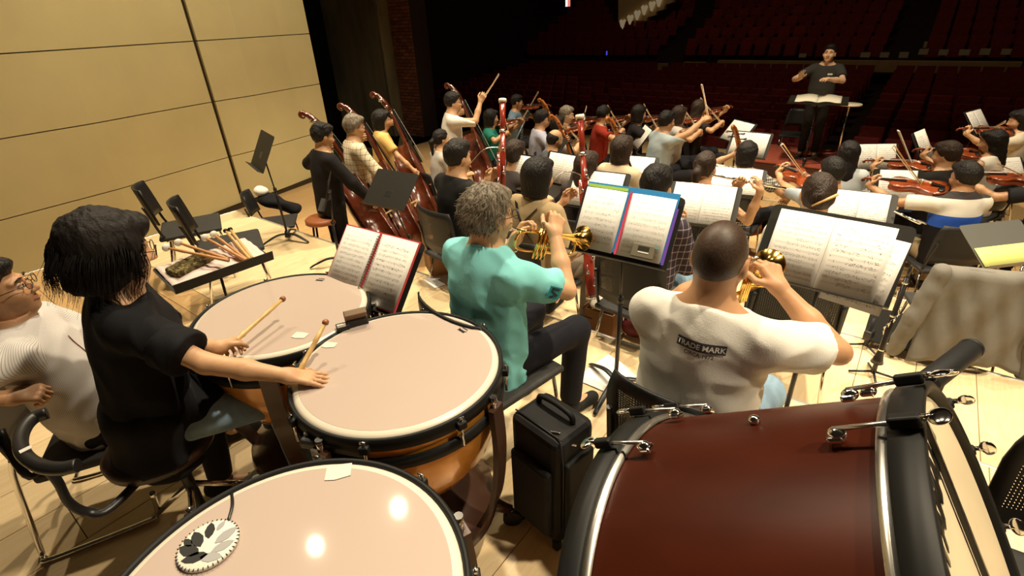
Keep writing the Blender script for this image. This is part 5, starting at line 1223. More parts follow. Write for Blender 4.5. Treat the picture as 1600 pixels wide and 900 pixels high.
# printed words on the white shirt, wrapped onto its back
from mathutils.bvhtree import BVHTree
def wrap_print(P, obj_list, origin, x, y, out):
    sh_ = [c for c in P.E.children if c.name.startswith('shirt')][0]; me = sh_.data; bv = BVHTree.FromPolygons([v.co for v in me.vertices], [p.vertices for p in me.polygons])
    for o, lift in obj_list:
        for v in o.data.vertices:
            p = origin+x*v.co.x+y*v.co.y; h = bv.ray_cast(Vector(p+out*.4), Vector(-out)); q_ = np.array(h[0]) if h[0] is not None else p; v.co = Vector(q_+out*(.0012+lift))
def grid_rect(w, h, n=24, m=6):
    mb = MB(); mb.add([(w*(i/n-.5), h*(j/m-.5), 0) for j in range(m+1) for i in range(n+1)], [(j*(n+1)+i, j*(n+1)+i+1, (j+1)*(n+1)+i+1, (j+1)*(n+1)+i) for j in range(m) for i in range(n)]); return mb
org = WT.chest+unit(WT.neck-WT.hip)*.115+np.array([.025, 0, 0]); xx = np.array([1., 0, 0]); yy = unit(WT.neck-WT.hip); out = np.array([0, -1., 0])
pb = grid_rect(.145, .030).build('print_block', mat('shirt print', (.05, .045, .05), .8), WT.E); l1 = text_mesh('TRADE MARK', .0235, mat('shirt letters', (.72, .70, .64), .8), WT.E, 'print_words', None, .0004, 0); l2 = text_mesh('CIRCA 1972', .017, MATS['shirt print'], WT.E, 'print_date', None, .0003, 0)
for v in l2.data.vertices: v.co.y -= .026
wrap_print(WT, [(pb, .0015), (l1, .0045), (l2, .003)], org, xx, yy, out)
# --- suitcase
sc_ = np.array([.125, 1.455, 0]); sx = unit(np.array([.16, -.18, 0])); sy = np.cross([0, 0, 1.], sx); RS = np.array([sx, sy, [0, 0, 1]]).T
su = empty('suitcase', sc_, 'black soft-sided roller suitcase standing between the trumpeter and the bass drum', 'suitcase'); M_NYL = mat('black nylon', (.010, .010, .011), .6, 0, .2, bump=.15, bscale=500)
MB().box((0, 0, .315), (.255, .205, .54), RS, .035).build('case_body', M_NYL, su); MB().box(RS@np.array((.0, -.115, .27)), (.20, .035, .34), RS, .016).build('front_pocket', M_NYL, su); MB().box(RS@np.array((.135, 0, .30)), (.03, .15, .36), RS, .013).build('end_pocket', M_NYL, su)
MB().tube(spline([RS@np.array(p) for p in ((-.085, .02, .575), (-.080, .02, .615), (-.03, .02, .628), (.03, .02, .628), (.080, .02, .615), (.085, .02, .575))], 4), .011, 8).build('top_handle', M_NYL, su)
MB().tube([RS@np.array(p) for p in ((-.115, -.075, .588), (.115, -.075, .588))], .003, 5).build('zip', M_BLACKM, su); MB().tube([RS@np.array(p) for p in ((.118, -.08, .585), (.132, -.08, .45), (.132, -.08, .12))], .003, 5).build('zip', M_BLACKM, su)
for p in ((.075, -.06, .592), (.125, -.03, .545)): MB().box(RS@np.array(p), (.034, .008, .006), RS@rotz(.5), .002).build('zip_pull', M_CHROME, su)
for a in (-1, 1):
    MB().tube([RS@np.array((a*.10, .09, .035))-RS@np.array((.012, 0, 0)), RS@np.array((a*.10, .09, .035))+RS@np.array((.012, 0, 0))], .035, 14).build('wheel', M_BLACK, su); MB().box(RS@np.array((a*.10, -.08, .025)), (.03, .03, .05), RS, .006).build('foot', M_BLACK, su)
# --- paper on the floor, cardboard boxes
V = [at(897, 592, .004), at(950, 553, .004), at(995, 588, .006), at(962, 620, .004)]; c0 = sum(V)/4; mid = [(V[0]+V[1])/2, (V[2]+V[3])/2]
mb = MB(); top_ = [V[0], (V[0]+V[3])/2+np.array([0, 0, .006]), V[3], V[2], (V[1]+V[2])/2+np.array([0, 0, .012]), V[1]]; mb.add(top_+[p-np.array([0, 0, .002]) for p in top_], [(0, 1, 4, 5), (1, 2, 3, 4), (11, 10, 7, 6), (10, 9, 8, 7)]+[(i, (i+1) % 6, 6+(i+1) % 6, 6+i)[::-1] for i in range(6)]); tag(mb.build('paper_sheet', M_WHITE), 'blank white sheet lying on the boards beside the suitcase', 'paper')
def carton(label, c, size, yaw, z, open_top=True):
    y = yawdir(yaw); x = np.cross(y, [0, 0, 1.]); r = empty('carton', label=label, cat='box', group='cardboard boxes', M=frame(x, y, (0, 0, 1), (c[0], c[1], z))); w, d, h = size; m = mat('brown cardboard', (.34, .17, .07), .8, var=.1, vscale=6)
    for p, s_, nm in (((0, 0, .004), (w, d, .006), 'bottom'), ((w/2, 0, h/2), (.006, d, h), 'side'), ((-w/2, 0, h/2), (.006, d, h), 'side'), ((0, d/2, h/2), (w, .006, h), 'side'), ((0, -d/2, h/2), (w, .006, h), 'side')): MB().box(p, s_).build(nm, m, r)
    MB().box((-w/2-.03, 0, h-.01), (.07, d, .005), roty(-.9)).build('flap', m, r); MB().box((0, 0, h*.8), (w*.96, d*.96, .006)).build('inner_layer', m, r); return r
carton('small brown carton on the step behind the suitcase, topped by a white cloth', (.66, 3.18), (.22, .17, .22), rad(38), L1)
tw = np_mesh('cloth', [mesh_sdf(lambda p: s_ell(p, (.66, 3.18, .045), (.10, .085, .03))+wav(p, 45, 4)*.009, (.5, 3.0, -.05), (.82, 3.36, .12), .010)], MATS['white felt']); tag(tw, 'crumpled white cloth on the small brown carton', 'cloth')
bt = empty('bottle', (.63, 3.33, L1), 'small bottle with green cap behind the brown carton', 'bottle'); MB().lathe([(.0005, 0), (.03, 0), (.032, .02), (.032, .20), (.014, .235), (.014, .25), (.0005, .25)], 18).build('bottle_body', mat('bottle plastic', (.75, .78, .72), .2), bt); MB().lathe([(.016, .25), (.016, .275), (.0005, .277)], 14).build('cap', mat('green cap', (.35, .62, .12), .4), bt)
carton('tall brown carton standing behind the aqua shirt trumpeter', tuple(at(688, 420, .0)[:2]), (.26, .2, .34), rad(70), L0)
# --- clarinet on its peg, tenor stand
cl = empty('clarinet', tuple(at(1362, 588, L1)), 'black clarinet with silver keys upright on a floor peg', 'clarinet')
MB().tube([(0, 0, .0+.11), (0, 0, .135), (0, 0, .20), (0, 0, .70)], [.036, .028, .0155, .0135], 14).build('tube', M_GREN, cl); MB().tube([(0, 0, .70), (0, 0, .78)], [.012, .005], 10).build('mouthpiece', M_GREN, cl)
for zz in (.20, .44, .66): MB().tube([(0, 0, zz), (0, 0, zz+.012)], .0165, 12).build('ring', M_SILV, cl)
for i in range(11): a = i*.9; MB().tube([(.019*math.cos(a), .019*math.sin(a), .23+.036*i), (.019*math.cos(a+.3), .019*math.sin(a+.3), .28+.036*i)], .0028, 6).build('key_rod', M_SILV, cl); MB().ell((.021*math.cos(a), .021*math.sin(a), .25+.036*i), (.007, .007, .007), 6).build('key', M_SILV, cl)
cs = empty('clarinet_peg', tuple(at(1362, 588, L1)), 'black folding peg stand under the clarinet', 'instrument stand'); MB().tube([(0, 0, .03), (0, 0, .16)], [.016, .010], 10).build('peg', M_BLACK, cs)
for i in range(4): d = yawdir(i*math.pi/2+.4); MB().tube([(0, 0, .04), d*.13+[0, 0, .012]], .007, 6).build('leg', M_BLACK, cs)
p2 = at(1350, 545, L1); cs = empty('clarinet_peg', tuple(p2), 'second black peg stand beside the clarinet, empty', 'instrument stand'); MB().tube([(0, 0, .03), (0, 0, .24)], [.014, .010], 10).build('peg', M_BLACK, cs); MB().box((0, 0, .12), (.07, .05, .06), rotz(.6), .012).build('clamp', M_BLACK, cs)
for i in range(3): d = yawdir(i*2.094+.9); MB().tube([(0, 0, .04), d*.13+[0, 0, .012]], .007, 6).build('leg', M_BLACK, cs)
stand('low black stand tipped away, its desk facing up beside the clarinet', (2.64, 2.79, -.07), rad(38), rad(55), L2, .52, .24, .05)
# --- chair with the grey jacket
JC = (2.80, 2.66); jy = rad(20); chair('black mesh-back chair under the grey jacket', (JC[0]+.12, JC[1]+.20), L2, jy, 'mesh', 'empty mesh chairs')
jy_ = yawdir(jy); jx = np.cross(jy_, [0, 0, 1.]); jo = np.array([JC[0]+.12, JC[1]+.20, L2]); J = lambda x, y, z: jo+jx*x+jy_*y+np.array([0, 0, z])
V = []; F = []; nu, nv = 28, 26; g = np.random.default_rng(2)
for j in range(nv+1):
    s_ = j/nv*.98-.20     # arc length over the top edge; negative hangs in front
    for i in range(nu+1):
        u = i/nu*2-1; ww = .275+.03*max(0, s_)*abs(u); top = .875-.012*u*u
        if s_ < 0: y, z = -.225-.05*(1-u*u)+.02, top+s_
        elif s_ < .03: y, z = -.225-.05*(1-u*u)-s_*.6, top+.006
        else: y, z = -.25-.05*(1-u*u)-.06*s_, top-(s_-.03)*.80
        wv = .016*math.sin(u*7+s_*9)*min(1, abs(s_)*6)+.010*math.sin(u*15-s_*13)*min(1, abs(s_)*4); z -= .05*abs(u)**3*min(1, max(0, s_)*2)
        V.append(J(u*ww, y-wv-(.02 if s_ > .03 else -.02), z))
k = len(V); V += [p+jy_*.006 for p in V]
for j in range(nv):
    for i in range(nu): a = j*(nu+1)+i; F += [(a, a+1, a+nu+2, a+nu+1), (k+a, k+a+nu+1, k+a+nu+2, k+a+1)]
for i in range(nu): F += [(i, k+i, k+i+1, i+1), (nv*(nu+1)+i, nv*(nu+1)+i+1, k+nv*(nu+1)+i+1, k+nv*(nu+1)+i)]
for j in range(nv): a = j*(nu+1); F += [(a, a+nu+1, k+a+nu+1, k+a), (a+nu, k+a+nu, k+a+2*nu+1, a+2*nu+1)]
jk = empty('jacket', label='grey jacket draped over the back of a mesh chair at the right', cat='jacket'); M_JK = mat('grey wool', (.17, .16, .138), .9, var=.1, vscale=9, bump=.2, bscale=300); raw('jacket_back', V, F, M_JK, jk, True)
np_mesh('sleeve', [mesh_sdf(lambda p: np.minimum(s_cone(p, J(-.27, -.27, .84), J(-.34, -.30, .50), .05, .055), s_cone(p, J(-.34, -.30, .50), J(-.36, -.27, .26), .055, .045))+wav(p, 38, 3)*.010, J(-.36, -.3, .5)-.42, J(-.3, -.28, .5)+.42, .010)], M_JK, jk)
np_mesh('sleeve', [mesh_sdf(lambda p: np.minimum(s_cone(p, J(.27, -.27, .82), J(.31, -.30, .5), .05, .055), s_cone(p, J(.31, -.30, .5), J(.33, -.3, .22), .055, .045))+wav(p, 38, 5)*.010, J(.3, -.3, .5)-.42, J(.3, -.28, .5)+.42, .010)], M_JK, jk)
# --- padded tube behind the bass drum
ta_, tb_ = at(1448, 598, .32), at(1520, 543, .32); tu = empty('padded_tube', ta_, 'black padded cylinder on a stand just behind the bass drum', 'case'); u = unit(tb_-ta_); L_ = np.linalg.norm(tb_-ta_)
MB().lathe([(.0005, 0), (.048, .0), (.052, .008), (.052, L_-.01), (.046, L_), (.0005, L_)], 28, (0, 0, 0), alignz(u)).build('tube_body', M_NYL, tu); MB().tube([u*L_*.5-[0, 0, .03], u*L_*.5-[0, 0, .32]], .012, 8).build('support_post', M_BLACKM, tu)
MB().lathe([(.054, L_*.93), (.056, L_*.95), (.054, L_*.97)], 28, (0, 0, 0), alignz(u)).build('end_band', M_BLACK, tu)
stand('black stand with a sheet of yellow paper, cut by the right edge', (3.56, 3.34, .30), rad(-8), rad(38), L2, .52, .36, .05, desk_m=mat('grey desk', (.10, .10, .09), .5)); sheet('yellow-green sheet resting low on the stand at the right edge', (3.56, 3.34, .30), rad(-8), rad(38), .50, .15, mat('yellow paper', (.70, .72, .22), .6), 1, off=(0, -.09), curl=.002, group=None, cat='paper')
chair('black mesh chair beside the bass drum at the lower right corner', tuple(at(1700, 1000, .45)[:2]), L0, rad(215), 'mesh', 'empty mesh chairs')

g2 = empty('tuning_gauge', at(557, 500, TZ+.015), 'black tuning gauge box with white labels at the rim under the spiral book', 'gauge')
MB().box((0, 0, 0), (.085, .05, .035), rotz(.4), .006).build('gauge_body', M_BLACK, g2); MB().box((.004, -.012, .034), (.085, .03, .034), rotz(.4)@rotx(.5), .004).build('display', mat('brown display', (.16, .09, .04), .4), g2); MB().box((-.045, -.035, -.01), (.05, .03, .03), rotz(.4), .004).build('side_box', M_BLACK, g2)
MB().box((-.045, -.048, .006), (.032, .006, .012), rotz(.4)).build('white_label', M_WHITE, g2); MB().tube([(0, 0, -.02), (.02, .02, -.14)], .012, 8).build('bracket', M_BLACKM, g2)
for lab, pts in (('thin black cable crossing the boards near the small carton', ((870, 512), (888, 502), (905, 492), (925, 498))), ('thin black cable by the paper sheet on the boards', ((995, 600), (1010, 590), (1030, 596), (1050, 588)))):
    tag(MB().tube(spline([at(x, y, .006) for x, y in pts], 6), .005, 6).build('cable', M_BLACK), lab, 'cable', 'cables')
tag(MB().box(at(690, 437, .004), (.24, .2, .003), rotz(.6)).build('paper_sheet', M_WHITE), 'white paper on the boards beside the tall brown carton', 'paper')
# ------------------------------------------------------------------ the orchestra
def check_mat(name, base, line, per, w0=.16, soft=None, rot=.0):
    w = NT(name, .85, .15); _, c = w.coord(); a = w.math('LESS_THAN', w.math('FRACT', w.math('DIVIDE', w.math('ADD', c[0], c[1]), per)), w0); b = w.math('LESS_THAN', w.math('FRACT', w.math('DIVIDE', c[2], per)), w0)
    s_ = w.math('MULTIPLY', w.math('ADD', a, b), .5); return w.out(w.mix(s_, base, line))
M_PLAIDC = check_mat('cream plaid', (.72, .62, .44), (.10, .07, .05), .055, .14); M_GING = check_mat('black gingham', (.72, .68, .60), (.02, .02, .02), .030, .5); M_PLAIDD = check_mat('dark plaid', (.045, .035, .05), (.42, .36, .38), .05, .14)
w = NT('banded shirt', .85, .15); _, c_ = w.coord(); z_ = c_[2]
g1 = w.math('GREATER_THAN', z_, .905); g2 = w.math('GREATER_THAN', z_, 1.04); g0 = w.math('GREATER_THAN', z_, .80); M_BANDED = w.out(w.mix(g2, w.mix(g1, w.mix(g0, (.012, .010, .010), (.03, .10, .50)), (.72, .68, .60)), (.05, .042, .04)))
def fiddler(desc, px, py, floor, yaw, kind='violin', vdir=(-.42, .88, .06), bd=(-.90, -.18, .34), dyaw=0.0, along=.20, ch='shell', **kw):
    ln = .59 if kind == 'violin' else .67; vd = unit(vdir); bd = unit(bd); k = kw.get('k', 1.0); lean = kw.get('lean', .05); hipz = .54
    nk = np.array([0, math.sin(lean)*.49*k, hipz+math.cos(lean)*.49*k]); base = nk+np.array([-.085, .055, .035])
    con = base+vd*.20+np.array([0, 0, .055]); frog = con-bd*(.20+along)
    lw = base+vd*(ln-.115)+np.array([-.015, -.02, -.055]); rw = frog-bd*.05+np.array([.0, -.03, .045])
    kw.setdefault('hyaw', -.42); kw.setdefault('hpitch', .16); kw.setdefault('hroll', -.12)
    P = person('%s, playing the %s' % (desc, kind), px, py, floor, yaw, RH=dict(p=rw, f=unit(bd*.55+np.array([-.1, .35, -.55])), n=(-.5, -.2, -.8), curl=.6, pole=(1, -.3, -.35)), LH=dict(p=lw, f=unit(np.array([.35, .25, .85])), n=(.75, -.25, -.1), curl=.9, pole=(-.5, -.1, -1)), **kw)
    x, y, z = axes(P.dir(vd), P.dir(unit((-.30, -.05, 1)))); viol(kind, '%s of the %s' % (kind, desc), frame(x, y, z, P.wld(base)))
    bow('%s bow of the %s' % (kind, desc), P.wld(frog), P.wld(frog+bd), P.dir((0, 0, 1)) if abs(bd[2]) < .8 else P.dir((0, 1, 0)))
    if ch: sit_chair(P, 'black chair under the %s' % desc, ch, .03, 0, 'string players chairs')
    return P
def cellist(desc, px, py, floor, yaw, ch='shell', **kw):
    bot, top = np.array([.02, .46, .22]), np.array([-.15, .17, 1.22]); d = unit(top-bot); con = bot+d*.40+np.array([0, .13, 0]); bd = unit((-.95, .12, -.12)); frog = con-bd*.42
    kw.setdefault('hpitch', .2)
    P = person('%s, playing the cello' % desc, px, py, floor, yaw, RH=dict(p=frog+np.array([.03, -.05, .05]), f=(-.35, .5, -.6), n=(-.4, 0, -.9), curl=.6, pole=(1, -.2, -.5)), LH=dict(p=bot+d*.95+np.array([-.05, .03, .0]), f=(.6, .45, .4), n=(.5, -.7, 0), curl=.8, pole=(-1, 0, -.4)), knees=(.26, .26), **kw)
    x, y, z = axes(P.dir(d), P.dir((.1, 1, .3))); viol('cello', 'cello between the knees of the %s' % desc, frame(x, y, z, P.wld(bot)))
    bow('cello bow of the %s' % desc, P.wld(frog), P.wld(frog+bd), P.dir((0, 1, 0)))
    if ch: sit_chair(P, 'black chair under the %s' % desc, ch, .03, 0, 'string players chairs')
    return P
def bassist(desc, px, py, floor, yaw, bot=(.26, .50, .20), top=(-.46, .08, 1.74), stool=True, rh=None, **kw):
    bot, top = np.array(bot), np.array(top); d = unit(top-bot); con = bot+d*.52+np.array([.02, .22, 0]); bd = unit((-.9, .35, -.2)); frog = con-bd*.34
    R_ = rh or dict(p=frog+np.array([.02, -.06, .04]), f=(-.3, .6, -.6), n=(-.6, .1, -.6), curl=.8, pole=(1, -.3, -.3))
    P = person('%s, playing the double bass' % desc, px, py, floor, yaw, sit=False, RH=R_, LH=dict(p=bot+d*1.33+np.array([-.06, .02, 0]), f=(.75, .35, .25), n=(.2, -.9, 0), curl=.9, pole=(-1, -.1, -.5)), **kw)
    x, y, z = axes(P.dir(d), P.dir((.25, 1, .25))); viol('bass', 'double bass of the %s' % desc, frame(x, y, z, P.wld(bot)))
    if rh is None: bow('bass bow of the %s' % desc, P.wld(frog), P.wld(frog+bd), P.dir((0, 0, 1)))
    else:
        p = P.wr+np.array([.0, .05, .06]); bow('bass bow raised by the %s' % desc, P.wld(p), P.wld(p)+np.array([.22, .75, .22]), P.dir((0, 0, 1)))
    if stool:
        s_ = empty('bass_stool', P.wld((0, -.12, 0)), 'tall stool with tan seat behind the %s' % desc, 'stool', 'bass stools'); mb = MB(); mb.lathe([(.0005, .78), (.15, .78), (.17, .765), (.17, .73), (.0005, .72)], 24).build('seat', mat('tan seat', (.33, .10, .03), .5), s_)
        for i in range(4): dd = yawdir(i*math.pi/2+.6); MB().tube([dd*.12+[0, 0, .73], dd*.22], .011, 8).build('leg', M_BLACKM, s_)
        MB().tube([yawdir(a)*.185+[0, 0, .26] for a in np.linspace(0, 2*math.pi, 17)[:-1]], .009, 6, closed=True).build('foot_ring', M_BLACKM, s_)
    return P
# --- double basses
B1 = bassist('man in a black sweater with bushy black hair', 505, 213, L3, rad(52), tmat=cloth((.012, .011, .012)), sleeve='long', hair='short', amp=.008, glasses=True, seed=31, hpitch=.25, res=.0135)
B2 = bassist('grey-haired man in a cream plaid shirt', 554, 199, L3, rad(62), stool=False, tmat=M_PLAIDC, sleeve='long', hair='short', hm=M_HAIRG, glasses=True, seed=32, hpitch=.2)
B3 = bassist('woman in a yellow blouse', 597, 187, L3, rad(70), stool=False, fem=True, k=.95, tmat=cloth((.72, .48, .16)), sleeve='short', hair='bob', seed=33, hpitch=.15)
B4 = bassist('man in a white shirt raising his arm', 708, 160, L3, rad(78), stool=False, tmat=cloth((.80, .77, .70)), sleeve='half', hair='short', glasses=True, seed=34, hpitch=.1, rh=dict(p=(.14, .40, 1.56), f=(.1, .5, .8), n=(-.9, .2, 0), curl=.9, pole=(.6, .2, -1)))
# --- bassoons, oboe, clarinet, flute
BN1 = person('bassoonist in a black T-shirt', 716, 246, L1, rad(50), hair='short', tmat=cloth((.014, .014, .015)), res=.013, seed=41, hpitch=.12, RH=dict(p=(.20, .28, .72), f=(0, .6, .5), n=(-.9, .2, 0), curl=.8), LH=dict(p=(-.02, .34, .95), f=(.3, .6, .6), n=(.6, -.4, 0), curl=.8))
sit_chair(BN1, 'black shell chair under the bassoonist in the black T-shirt')
bassoon('red bassoon of the player in the black T-shirt', BN1.wld((.27, .22, .46)), BN1.wld((-.02, .52, 1.54)), BN1.mouth)
BN2 = person('bassoonist in a beige top with a black neck strap', 842, 276, L1, rad(46), hair='bob', fem=True, tmat=cloth((.46, .34, .19)), sleeve='half', res=.013, seed=42, hpitch=.12, amp=.0015, legs=(.22, .18, .13), RH=dict(p=(.22, .27, .70), f=(0, .6, .5), n=(-.9, .2, 0), curl=.8), LH=dict(p=(-.02, .34, .95), f=(.3, .6, .6), n=(.6, -.4, 0), curl=.8))
sit_chair(BN2, 'black mesh chair under the bassoonist with the neck strap')
bassoon('red bassoon of the player with the black neck strap', BN2.wld((.30, .26, .34)), BN2.wld((-.02, .48, 1.50)), BN2.mouth)
sh_ = [c for c in BN2.E.children if c.name.startswith('shirt')][0]; bv = BVHTree.FromPolygons([v.co for v in sh_.data.vertices], [p.vertices for p in sh_.data.polygons])
for s in (-1, 1):
    mb = MB(); pts = []
    for i in range(15):
        t = i/14; p = Vector((s*(.085-.20*t), -.4, 1.03-.25*t)); h = bv.ray_cast(p, Vector((0, 1, 0))); pts.append(np.array(h[0] if h[0] is not None else (p[0], -.12, p[2]))+np.array([0, -.005, 0]))
    V = []; F = []
    for i, p in enumerate(pts): dx = np.array([.020, 0, .016*s]); V += [p-dx, p+dx, p+dx+[0, .004, 0], p-dx+[0, .004, 0]]
    for i in range(14):
        for q_ in range(4): F.append((4*i+q_, 4*i+(q_+1) % 4, 4*i+4+(q_+1) % 4, 4*i+4+q_))
    mb.add(V, F).build('neck_strap', M_EBONY, BN2.E)
OB = person('player in a dark plaid shirt behind the blue folder', 1026, 292, L1, rad(42), hair='short', tmat=M_PLAIDD, sleeve='long', res=.013, seed=43, RH=dict(p=(.06, .34, .78), f=(-.4, .6, .3), n=(-.7, .4, -.4), curl=.8), LH=dict(p=(-.04, .32, .92), f=(.4, .6, .3), n=(.7, .4, -.4), curl=.8), legm=MATS['blue denim'])
sit_chair(OB, 'black mesh chair under the player in the plaid shirt'); ob = empty('oboe', label='black oboe of the player in the dark plaid shirt', cat='oboe', M=frame(*axes(OB.wld((0, .52, .62))-OB.mouth, (0, 0, 1)), OB.mouth)); MB().tube([(0, 0, 0), (0, .06, 0)], .003, 6).build('reed', M_BOWST, ob); MB().tube([(0, .06, 0), (0, .56, 0), (0, .62, 0)], [.008, .012, .020], 10).build('tube', M_GREN, ob)
for i in range(8): MB().ell((.010, .12+.055*i, .010), (.006, .010, .005), 6).build('key', M_SILV, ob)
CL = person('clarinettist with a wooden stick through her hair', 1277, 307, L1, rad(26), hair='bun', hm=M_HAIRB, fem=True, tmat=cloth((.75, .72, .66)), res=.013, seed=44, hpitch=.15, RH=dict(p=(.05, .34, .74), f=(-.4, .6, .3), n=(-.7, .4, -.4), curl=.8), LH=dict(p=(-.04, .32, .88), f=(.4, .6, .3), n=(.7, .4, -.4), curl=.8))
MB().tube([CL.H.w((.075, -.118, .035)), CL.H.w((-.03, -.142, -.03))], [.009*.9, .0045], 8).build('hair_stick', mat('pale wood stick', (.66, .40, .16), .4), CL.E); sit_chair(CL, 'black mesh chair under the clarinettist with the hair stick')
c2 = empty('clarinet', label='black clarinet held by the player with the hair stick', cat='clarinet', M=frame(*axes(CL.wld((0, .46, .50))-CL.mouth, (0, 0, 1)), CL.mouth)); MB().tube([(0, 0, 0), (0, .08, 0), (0, .56, 0), (0, .62, 0), (0, .65, 0)], [.005, .013, .0135, .020, .032], 12).build('tube', M_GREN, c2)
for i in range(8): MB().ell((.010, .14+.055*i, .012), (.007, .010, .005), 6).build('key', M_SILV, c2)
FLb, FLe = atd(1112, 273, 3.72), atd(1228, 295, 3.62)
FLP = person('flutist with brown hair tied low', 1102, 262, L2, rad(38), hair='pony', hm=M_HAIRB, fem=True, tmat=cloth((.70, .62, .50)), sleeve='none', res=.0135, seed=45, hyaw=.15, RH=dict(p=atd(1188, 300, 3.66), world=True, f=(-.1, .3, .9), n=(-.6, .75, 0), curl=.75, pole=(1, -.3, -1)), LH=dict(p=atd(1150, 296, 3.76), world=True, f=(.3, -.2, .9), n=(-.2, -.9, 0), curl=.8, pole=(-.3, .5, -1)))
flute('silver flute held out to the right by the flutist', FLb, FLe); sit_chair(FLP, 'black chair under the flutist')
FL2 = flute('silver flute lying on a lap beside the banded shirt', atd(1398, 331, 3.95), atd(1438, 349, 3.75))
# --- other wind players mostly hidden by stands
for lab, x, y, fl, yw, hr, hm, tp, sd in (('seated player with long brown hair behind the bassoonists stand', 918, 260, L2, 45, 'long', M_HAIRB, (.05, .04, .04), 51), ('player with brown hair behind a page with a red stamp', 973, 233, L2, 45, 'bob', M_HAIRB, (.62, .52, .36), 52),
                                         ('player with brown hair low between two stands at the left', 806, 242, L2, 50, 'short', M_HAIRB, (.06, .05, .05), 53), ('player with long straight black hair beside the big white score', 1325, 240, L3, 22, 'long', M_HAIR, (.55, .60, .62), 54),
                                         ('woman with a ponytail in a light grey top', 690, 218, L3, 62, 'pony', M_HAIR, (.52, .50, .45), 55)):
    p_ = person(lab, x, y, fl, rad(yw), hair=hr, hm=hm, tmat=cloth(tp), fem=True, seed=sd, RH=dict(p=(.12, .34, .72), f=(-.3, .8, .1), n=(-.5, .2, -.8), curl=.6), LH=dict(p=(-.10, .34, .80), f=(.3, .8, .1), n=(.5, .2, -.8), curl=.6))
    sit_chair(p_, 'black chair under the ' + lab.split(' behind a')[0].split(' low')[0].split(' behind the')[0]+(' low between stands' if 'low' in lab else '').split(' beside')[0].split(' in a')[0], 'shell')
    if sd == 55: PG = p_
    if sd == 52:
        x_, y_, z__ = axes(p_.dir(unit((-.17, -.29, 1.0))), p_.dir((.1, 1, .3))); viol('cello', 'cello with dark scroll beside the page with a red stamp', frame(x_, y_, z__, p_.wld((.02, .46, .22))))
# --- strings on the left
fiddler('woman in a green top', 768, 184, L3, rad(95), fem=True, tmat=cloth((.02, .20, .15)), hair='bob', seed=61)
fiddler('man in a pale blue shirt at the very back', 808, 160, L3, rad(108), tmat=cloth((.20, .30, .40)), hair='short', seed=62, face=True, glasses=True, bd=(-.8, .2, .5))
cellist('man in a lavender shirt', 846, 187, L3, rad(80), tmat=cloth((.50, .52, .66)), hair='short', glasses=True, seed=63)
fiddler('man with glasses and black hair behind the balding man', 872, 197, L3, rad(78), 'viola', tmat=cloth((.30, .28, .26)), hair='short', glasses=True, seed=64)
cellist('balding man', 868, 219, L3, rad(75), tmat=cloth((.12, .13, .15)), hair='bald', seed=65)
fiddler('grey-haired woman in a white blouse', 886, 180, L3, rad(118), 'viola', fem=True, tmat=cloth((.66, .62, .56)), hair='short', hm=M_HAIRG, seed=66, face=True)
fiddler('player in a red shirt', 943, 180, L3, rad(92), tmat=cloth((.34, .035, .018)), hair='short', seed=67, hpitch=.3)
fiddler('player in black with a bright violin', 999, 178, L3, rad(96), fem=True, tmat=cloth((.02, .018, .02)), hair='bob', seed=68)
LB = person('man in a light blue T-shirt stretching his arm forward', 1042, 190, L3, rad(72), hair='short', tmat=cloth((.40, .48, .52)), res=.013, seed=69, k=1.05, lean=.12, glasses=True, RH=dict(p=(.10, .58, 1.20), f=(.05, .8, .35), n=(-.4, 0, -.9), curl=.5, pole=(.6, -.2, -1)), LH=dict(p=(-.14, .40, .98), f=(.2, .9, .3), n=(.8, 0, .2), curl=.8))
sit_chair(LB, 'black chair under the man in the light blue T-shirt', 'shell'); bow('bow held up by the man in the light blue T-shirt', LB.wld((.09, .66, 1.24)), LB.wld((.09, .66, 1.24))+np.array([.10, .62, .30]), LB.dir((0, -1, 0)))
fiddler('player in a pale top beside the outstretched arm', 1062, 180, L3, rad(95), fem=True, tmat=cloth((.55, .53, .50)), hair='bob', hm=M_HAIRB, seed=70)
fiddler('player in dark clothes with a raised violin', 1093, 170, L3, rad(92), fem=True, tmat=cloth((.03, .022, .02)), hair='long', hm=M_HAIRB, seed=71, vdir=(-.2, .95, .2))
cellist('woman in a black and white gingham shirt', 1168, 240, L3, rad(40), fem=True, tmat=M_GING, hair='bob', seed=72)
# --- strings on the right
fiddler('dark-haired man next to the clarinettist', 1300, 270, L3, rad(18), 'viola', tmat=cloth((.35, .40, .46)), hair='short', seed=73, k=1.03, amp=.005, bd=(-.62, .10, .70))
BS = fiddler('man in a white, blue and black banded shirt', 1507, 277, L3, rad(8), 'viola', tmat=M_BANDED, hair='short', skin=2, seed=74, res=.013, vdir=(-.80, .58, .02), bd=(-.62, -.05, .62), glasses=True, legs=(.34, .26, .15), collar=True, ch='mesh', along=.10)
collar_(BS, cloth((.72, .68, .60)), .072, .02, .03)
fiddler('player in black with a dark brown violin', 1478, 242, L3, rad(-8), tmat=cloth((.014, .013, .013)), hair='short', hm=M_HAIRB, seed=75, vdir=(-.72, .66, .03), bd=(-.5, .1, .75))
fiddler('woman in a sleeveless white top', 1549, 222, L3, rad(-22), fem=True, tmat=cloth((.80, .74, .64)), sleeve='none', hair='long', seed=76, vdir=(-.6, .75, .03))
fiddler('woman at the far right with a beige blouse', 1592, 188, L3, rad(-48), fem=True, tmat=cloth((.72, .64, .50)), hair='bob', seed=77)
fiddler('player cut off by the right edge', 1668, 262, L3, rad(2), 'viola', tmat=cloth((.02, .02, .024)), hair='short', seed=78, vdir=(-.86, .5, 0), ch='shell')
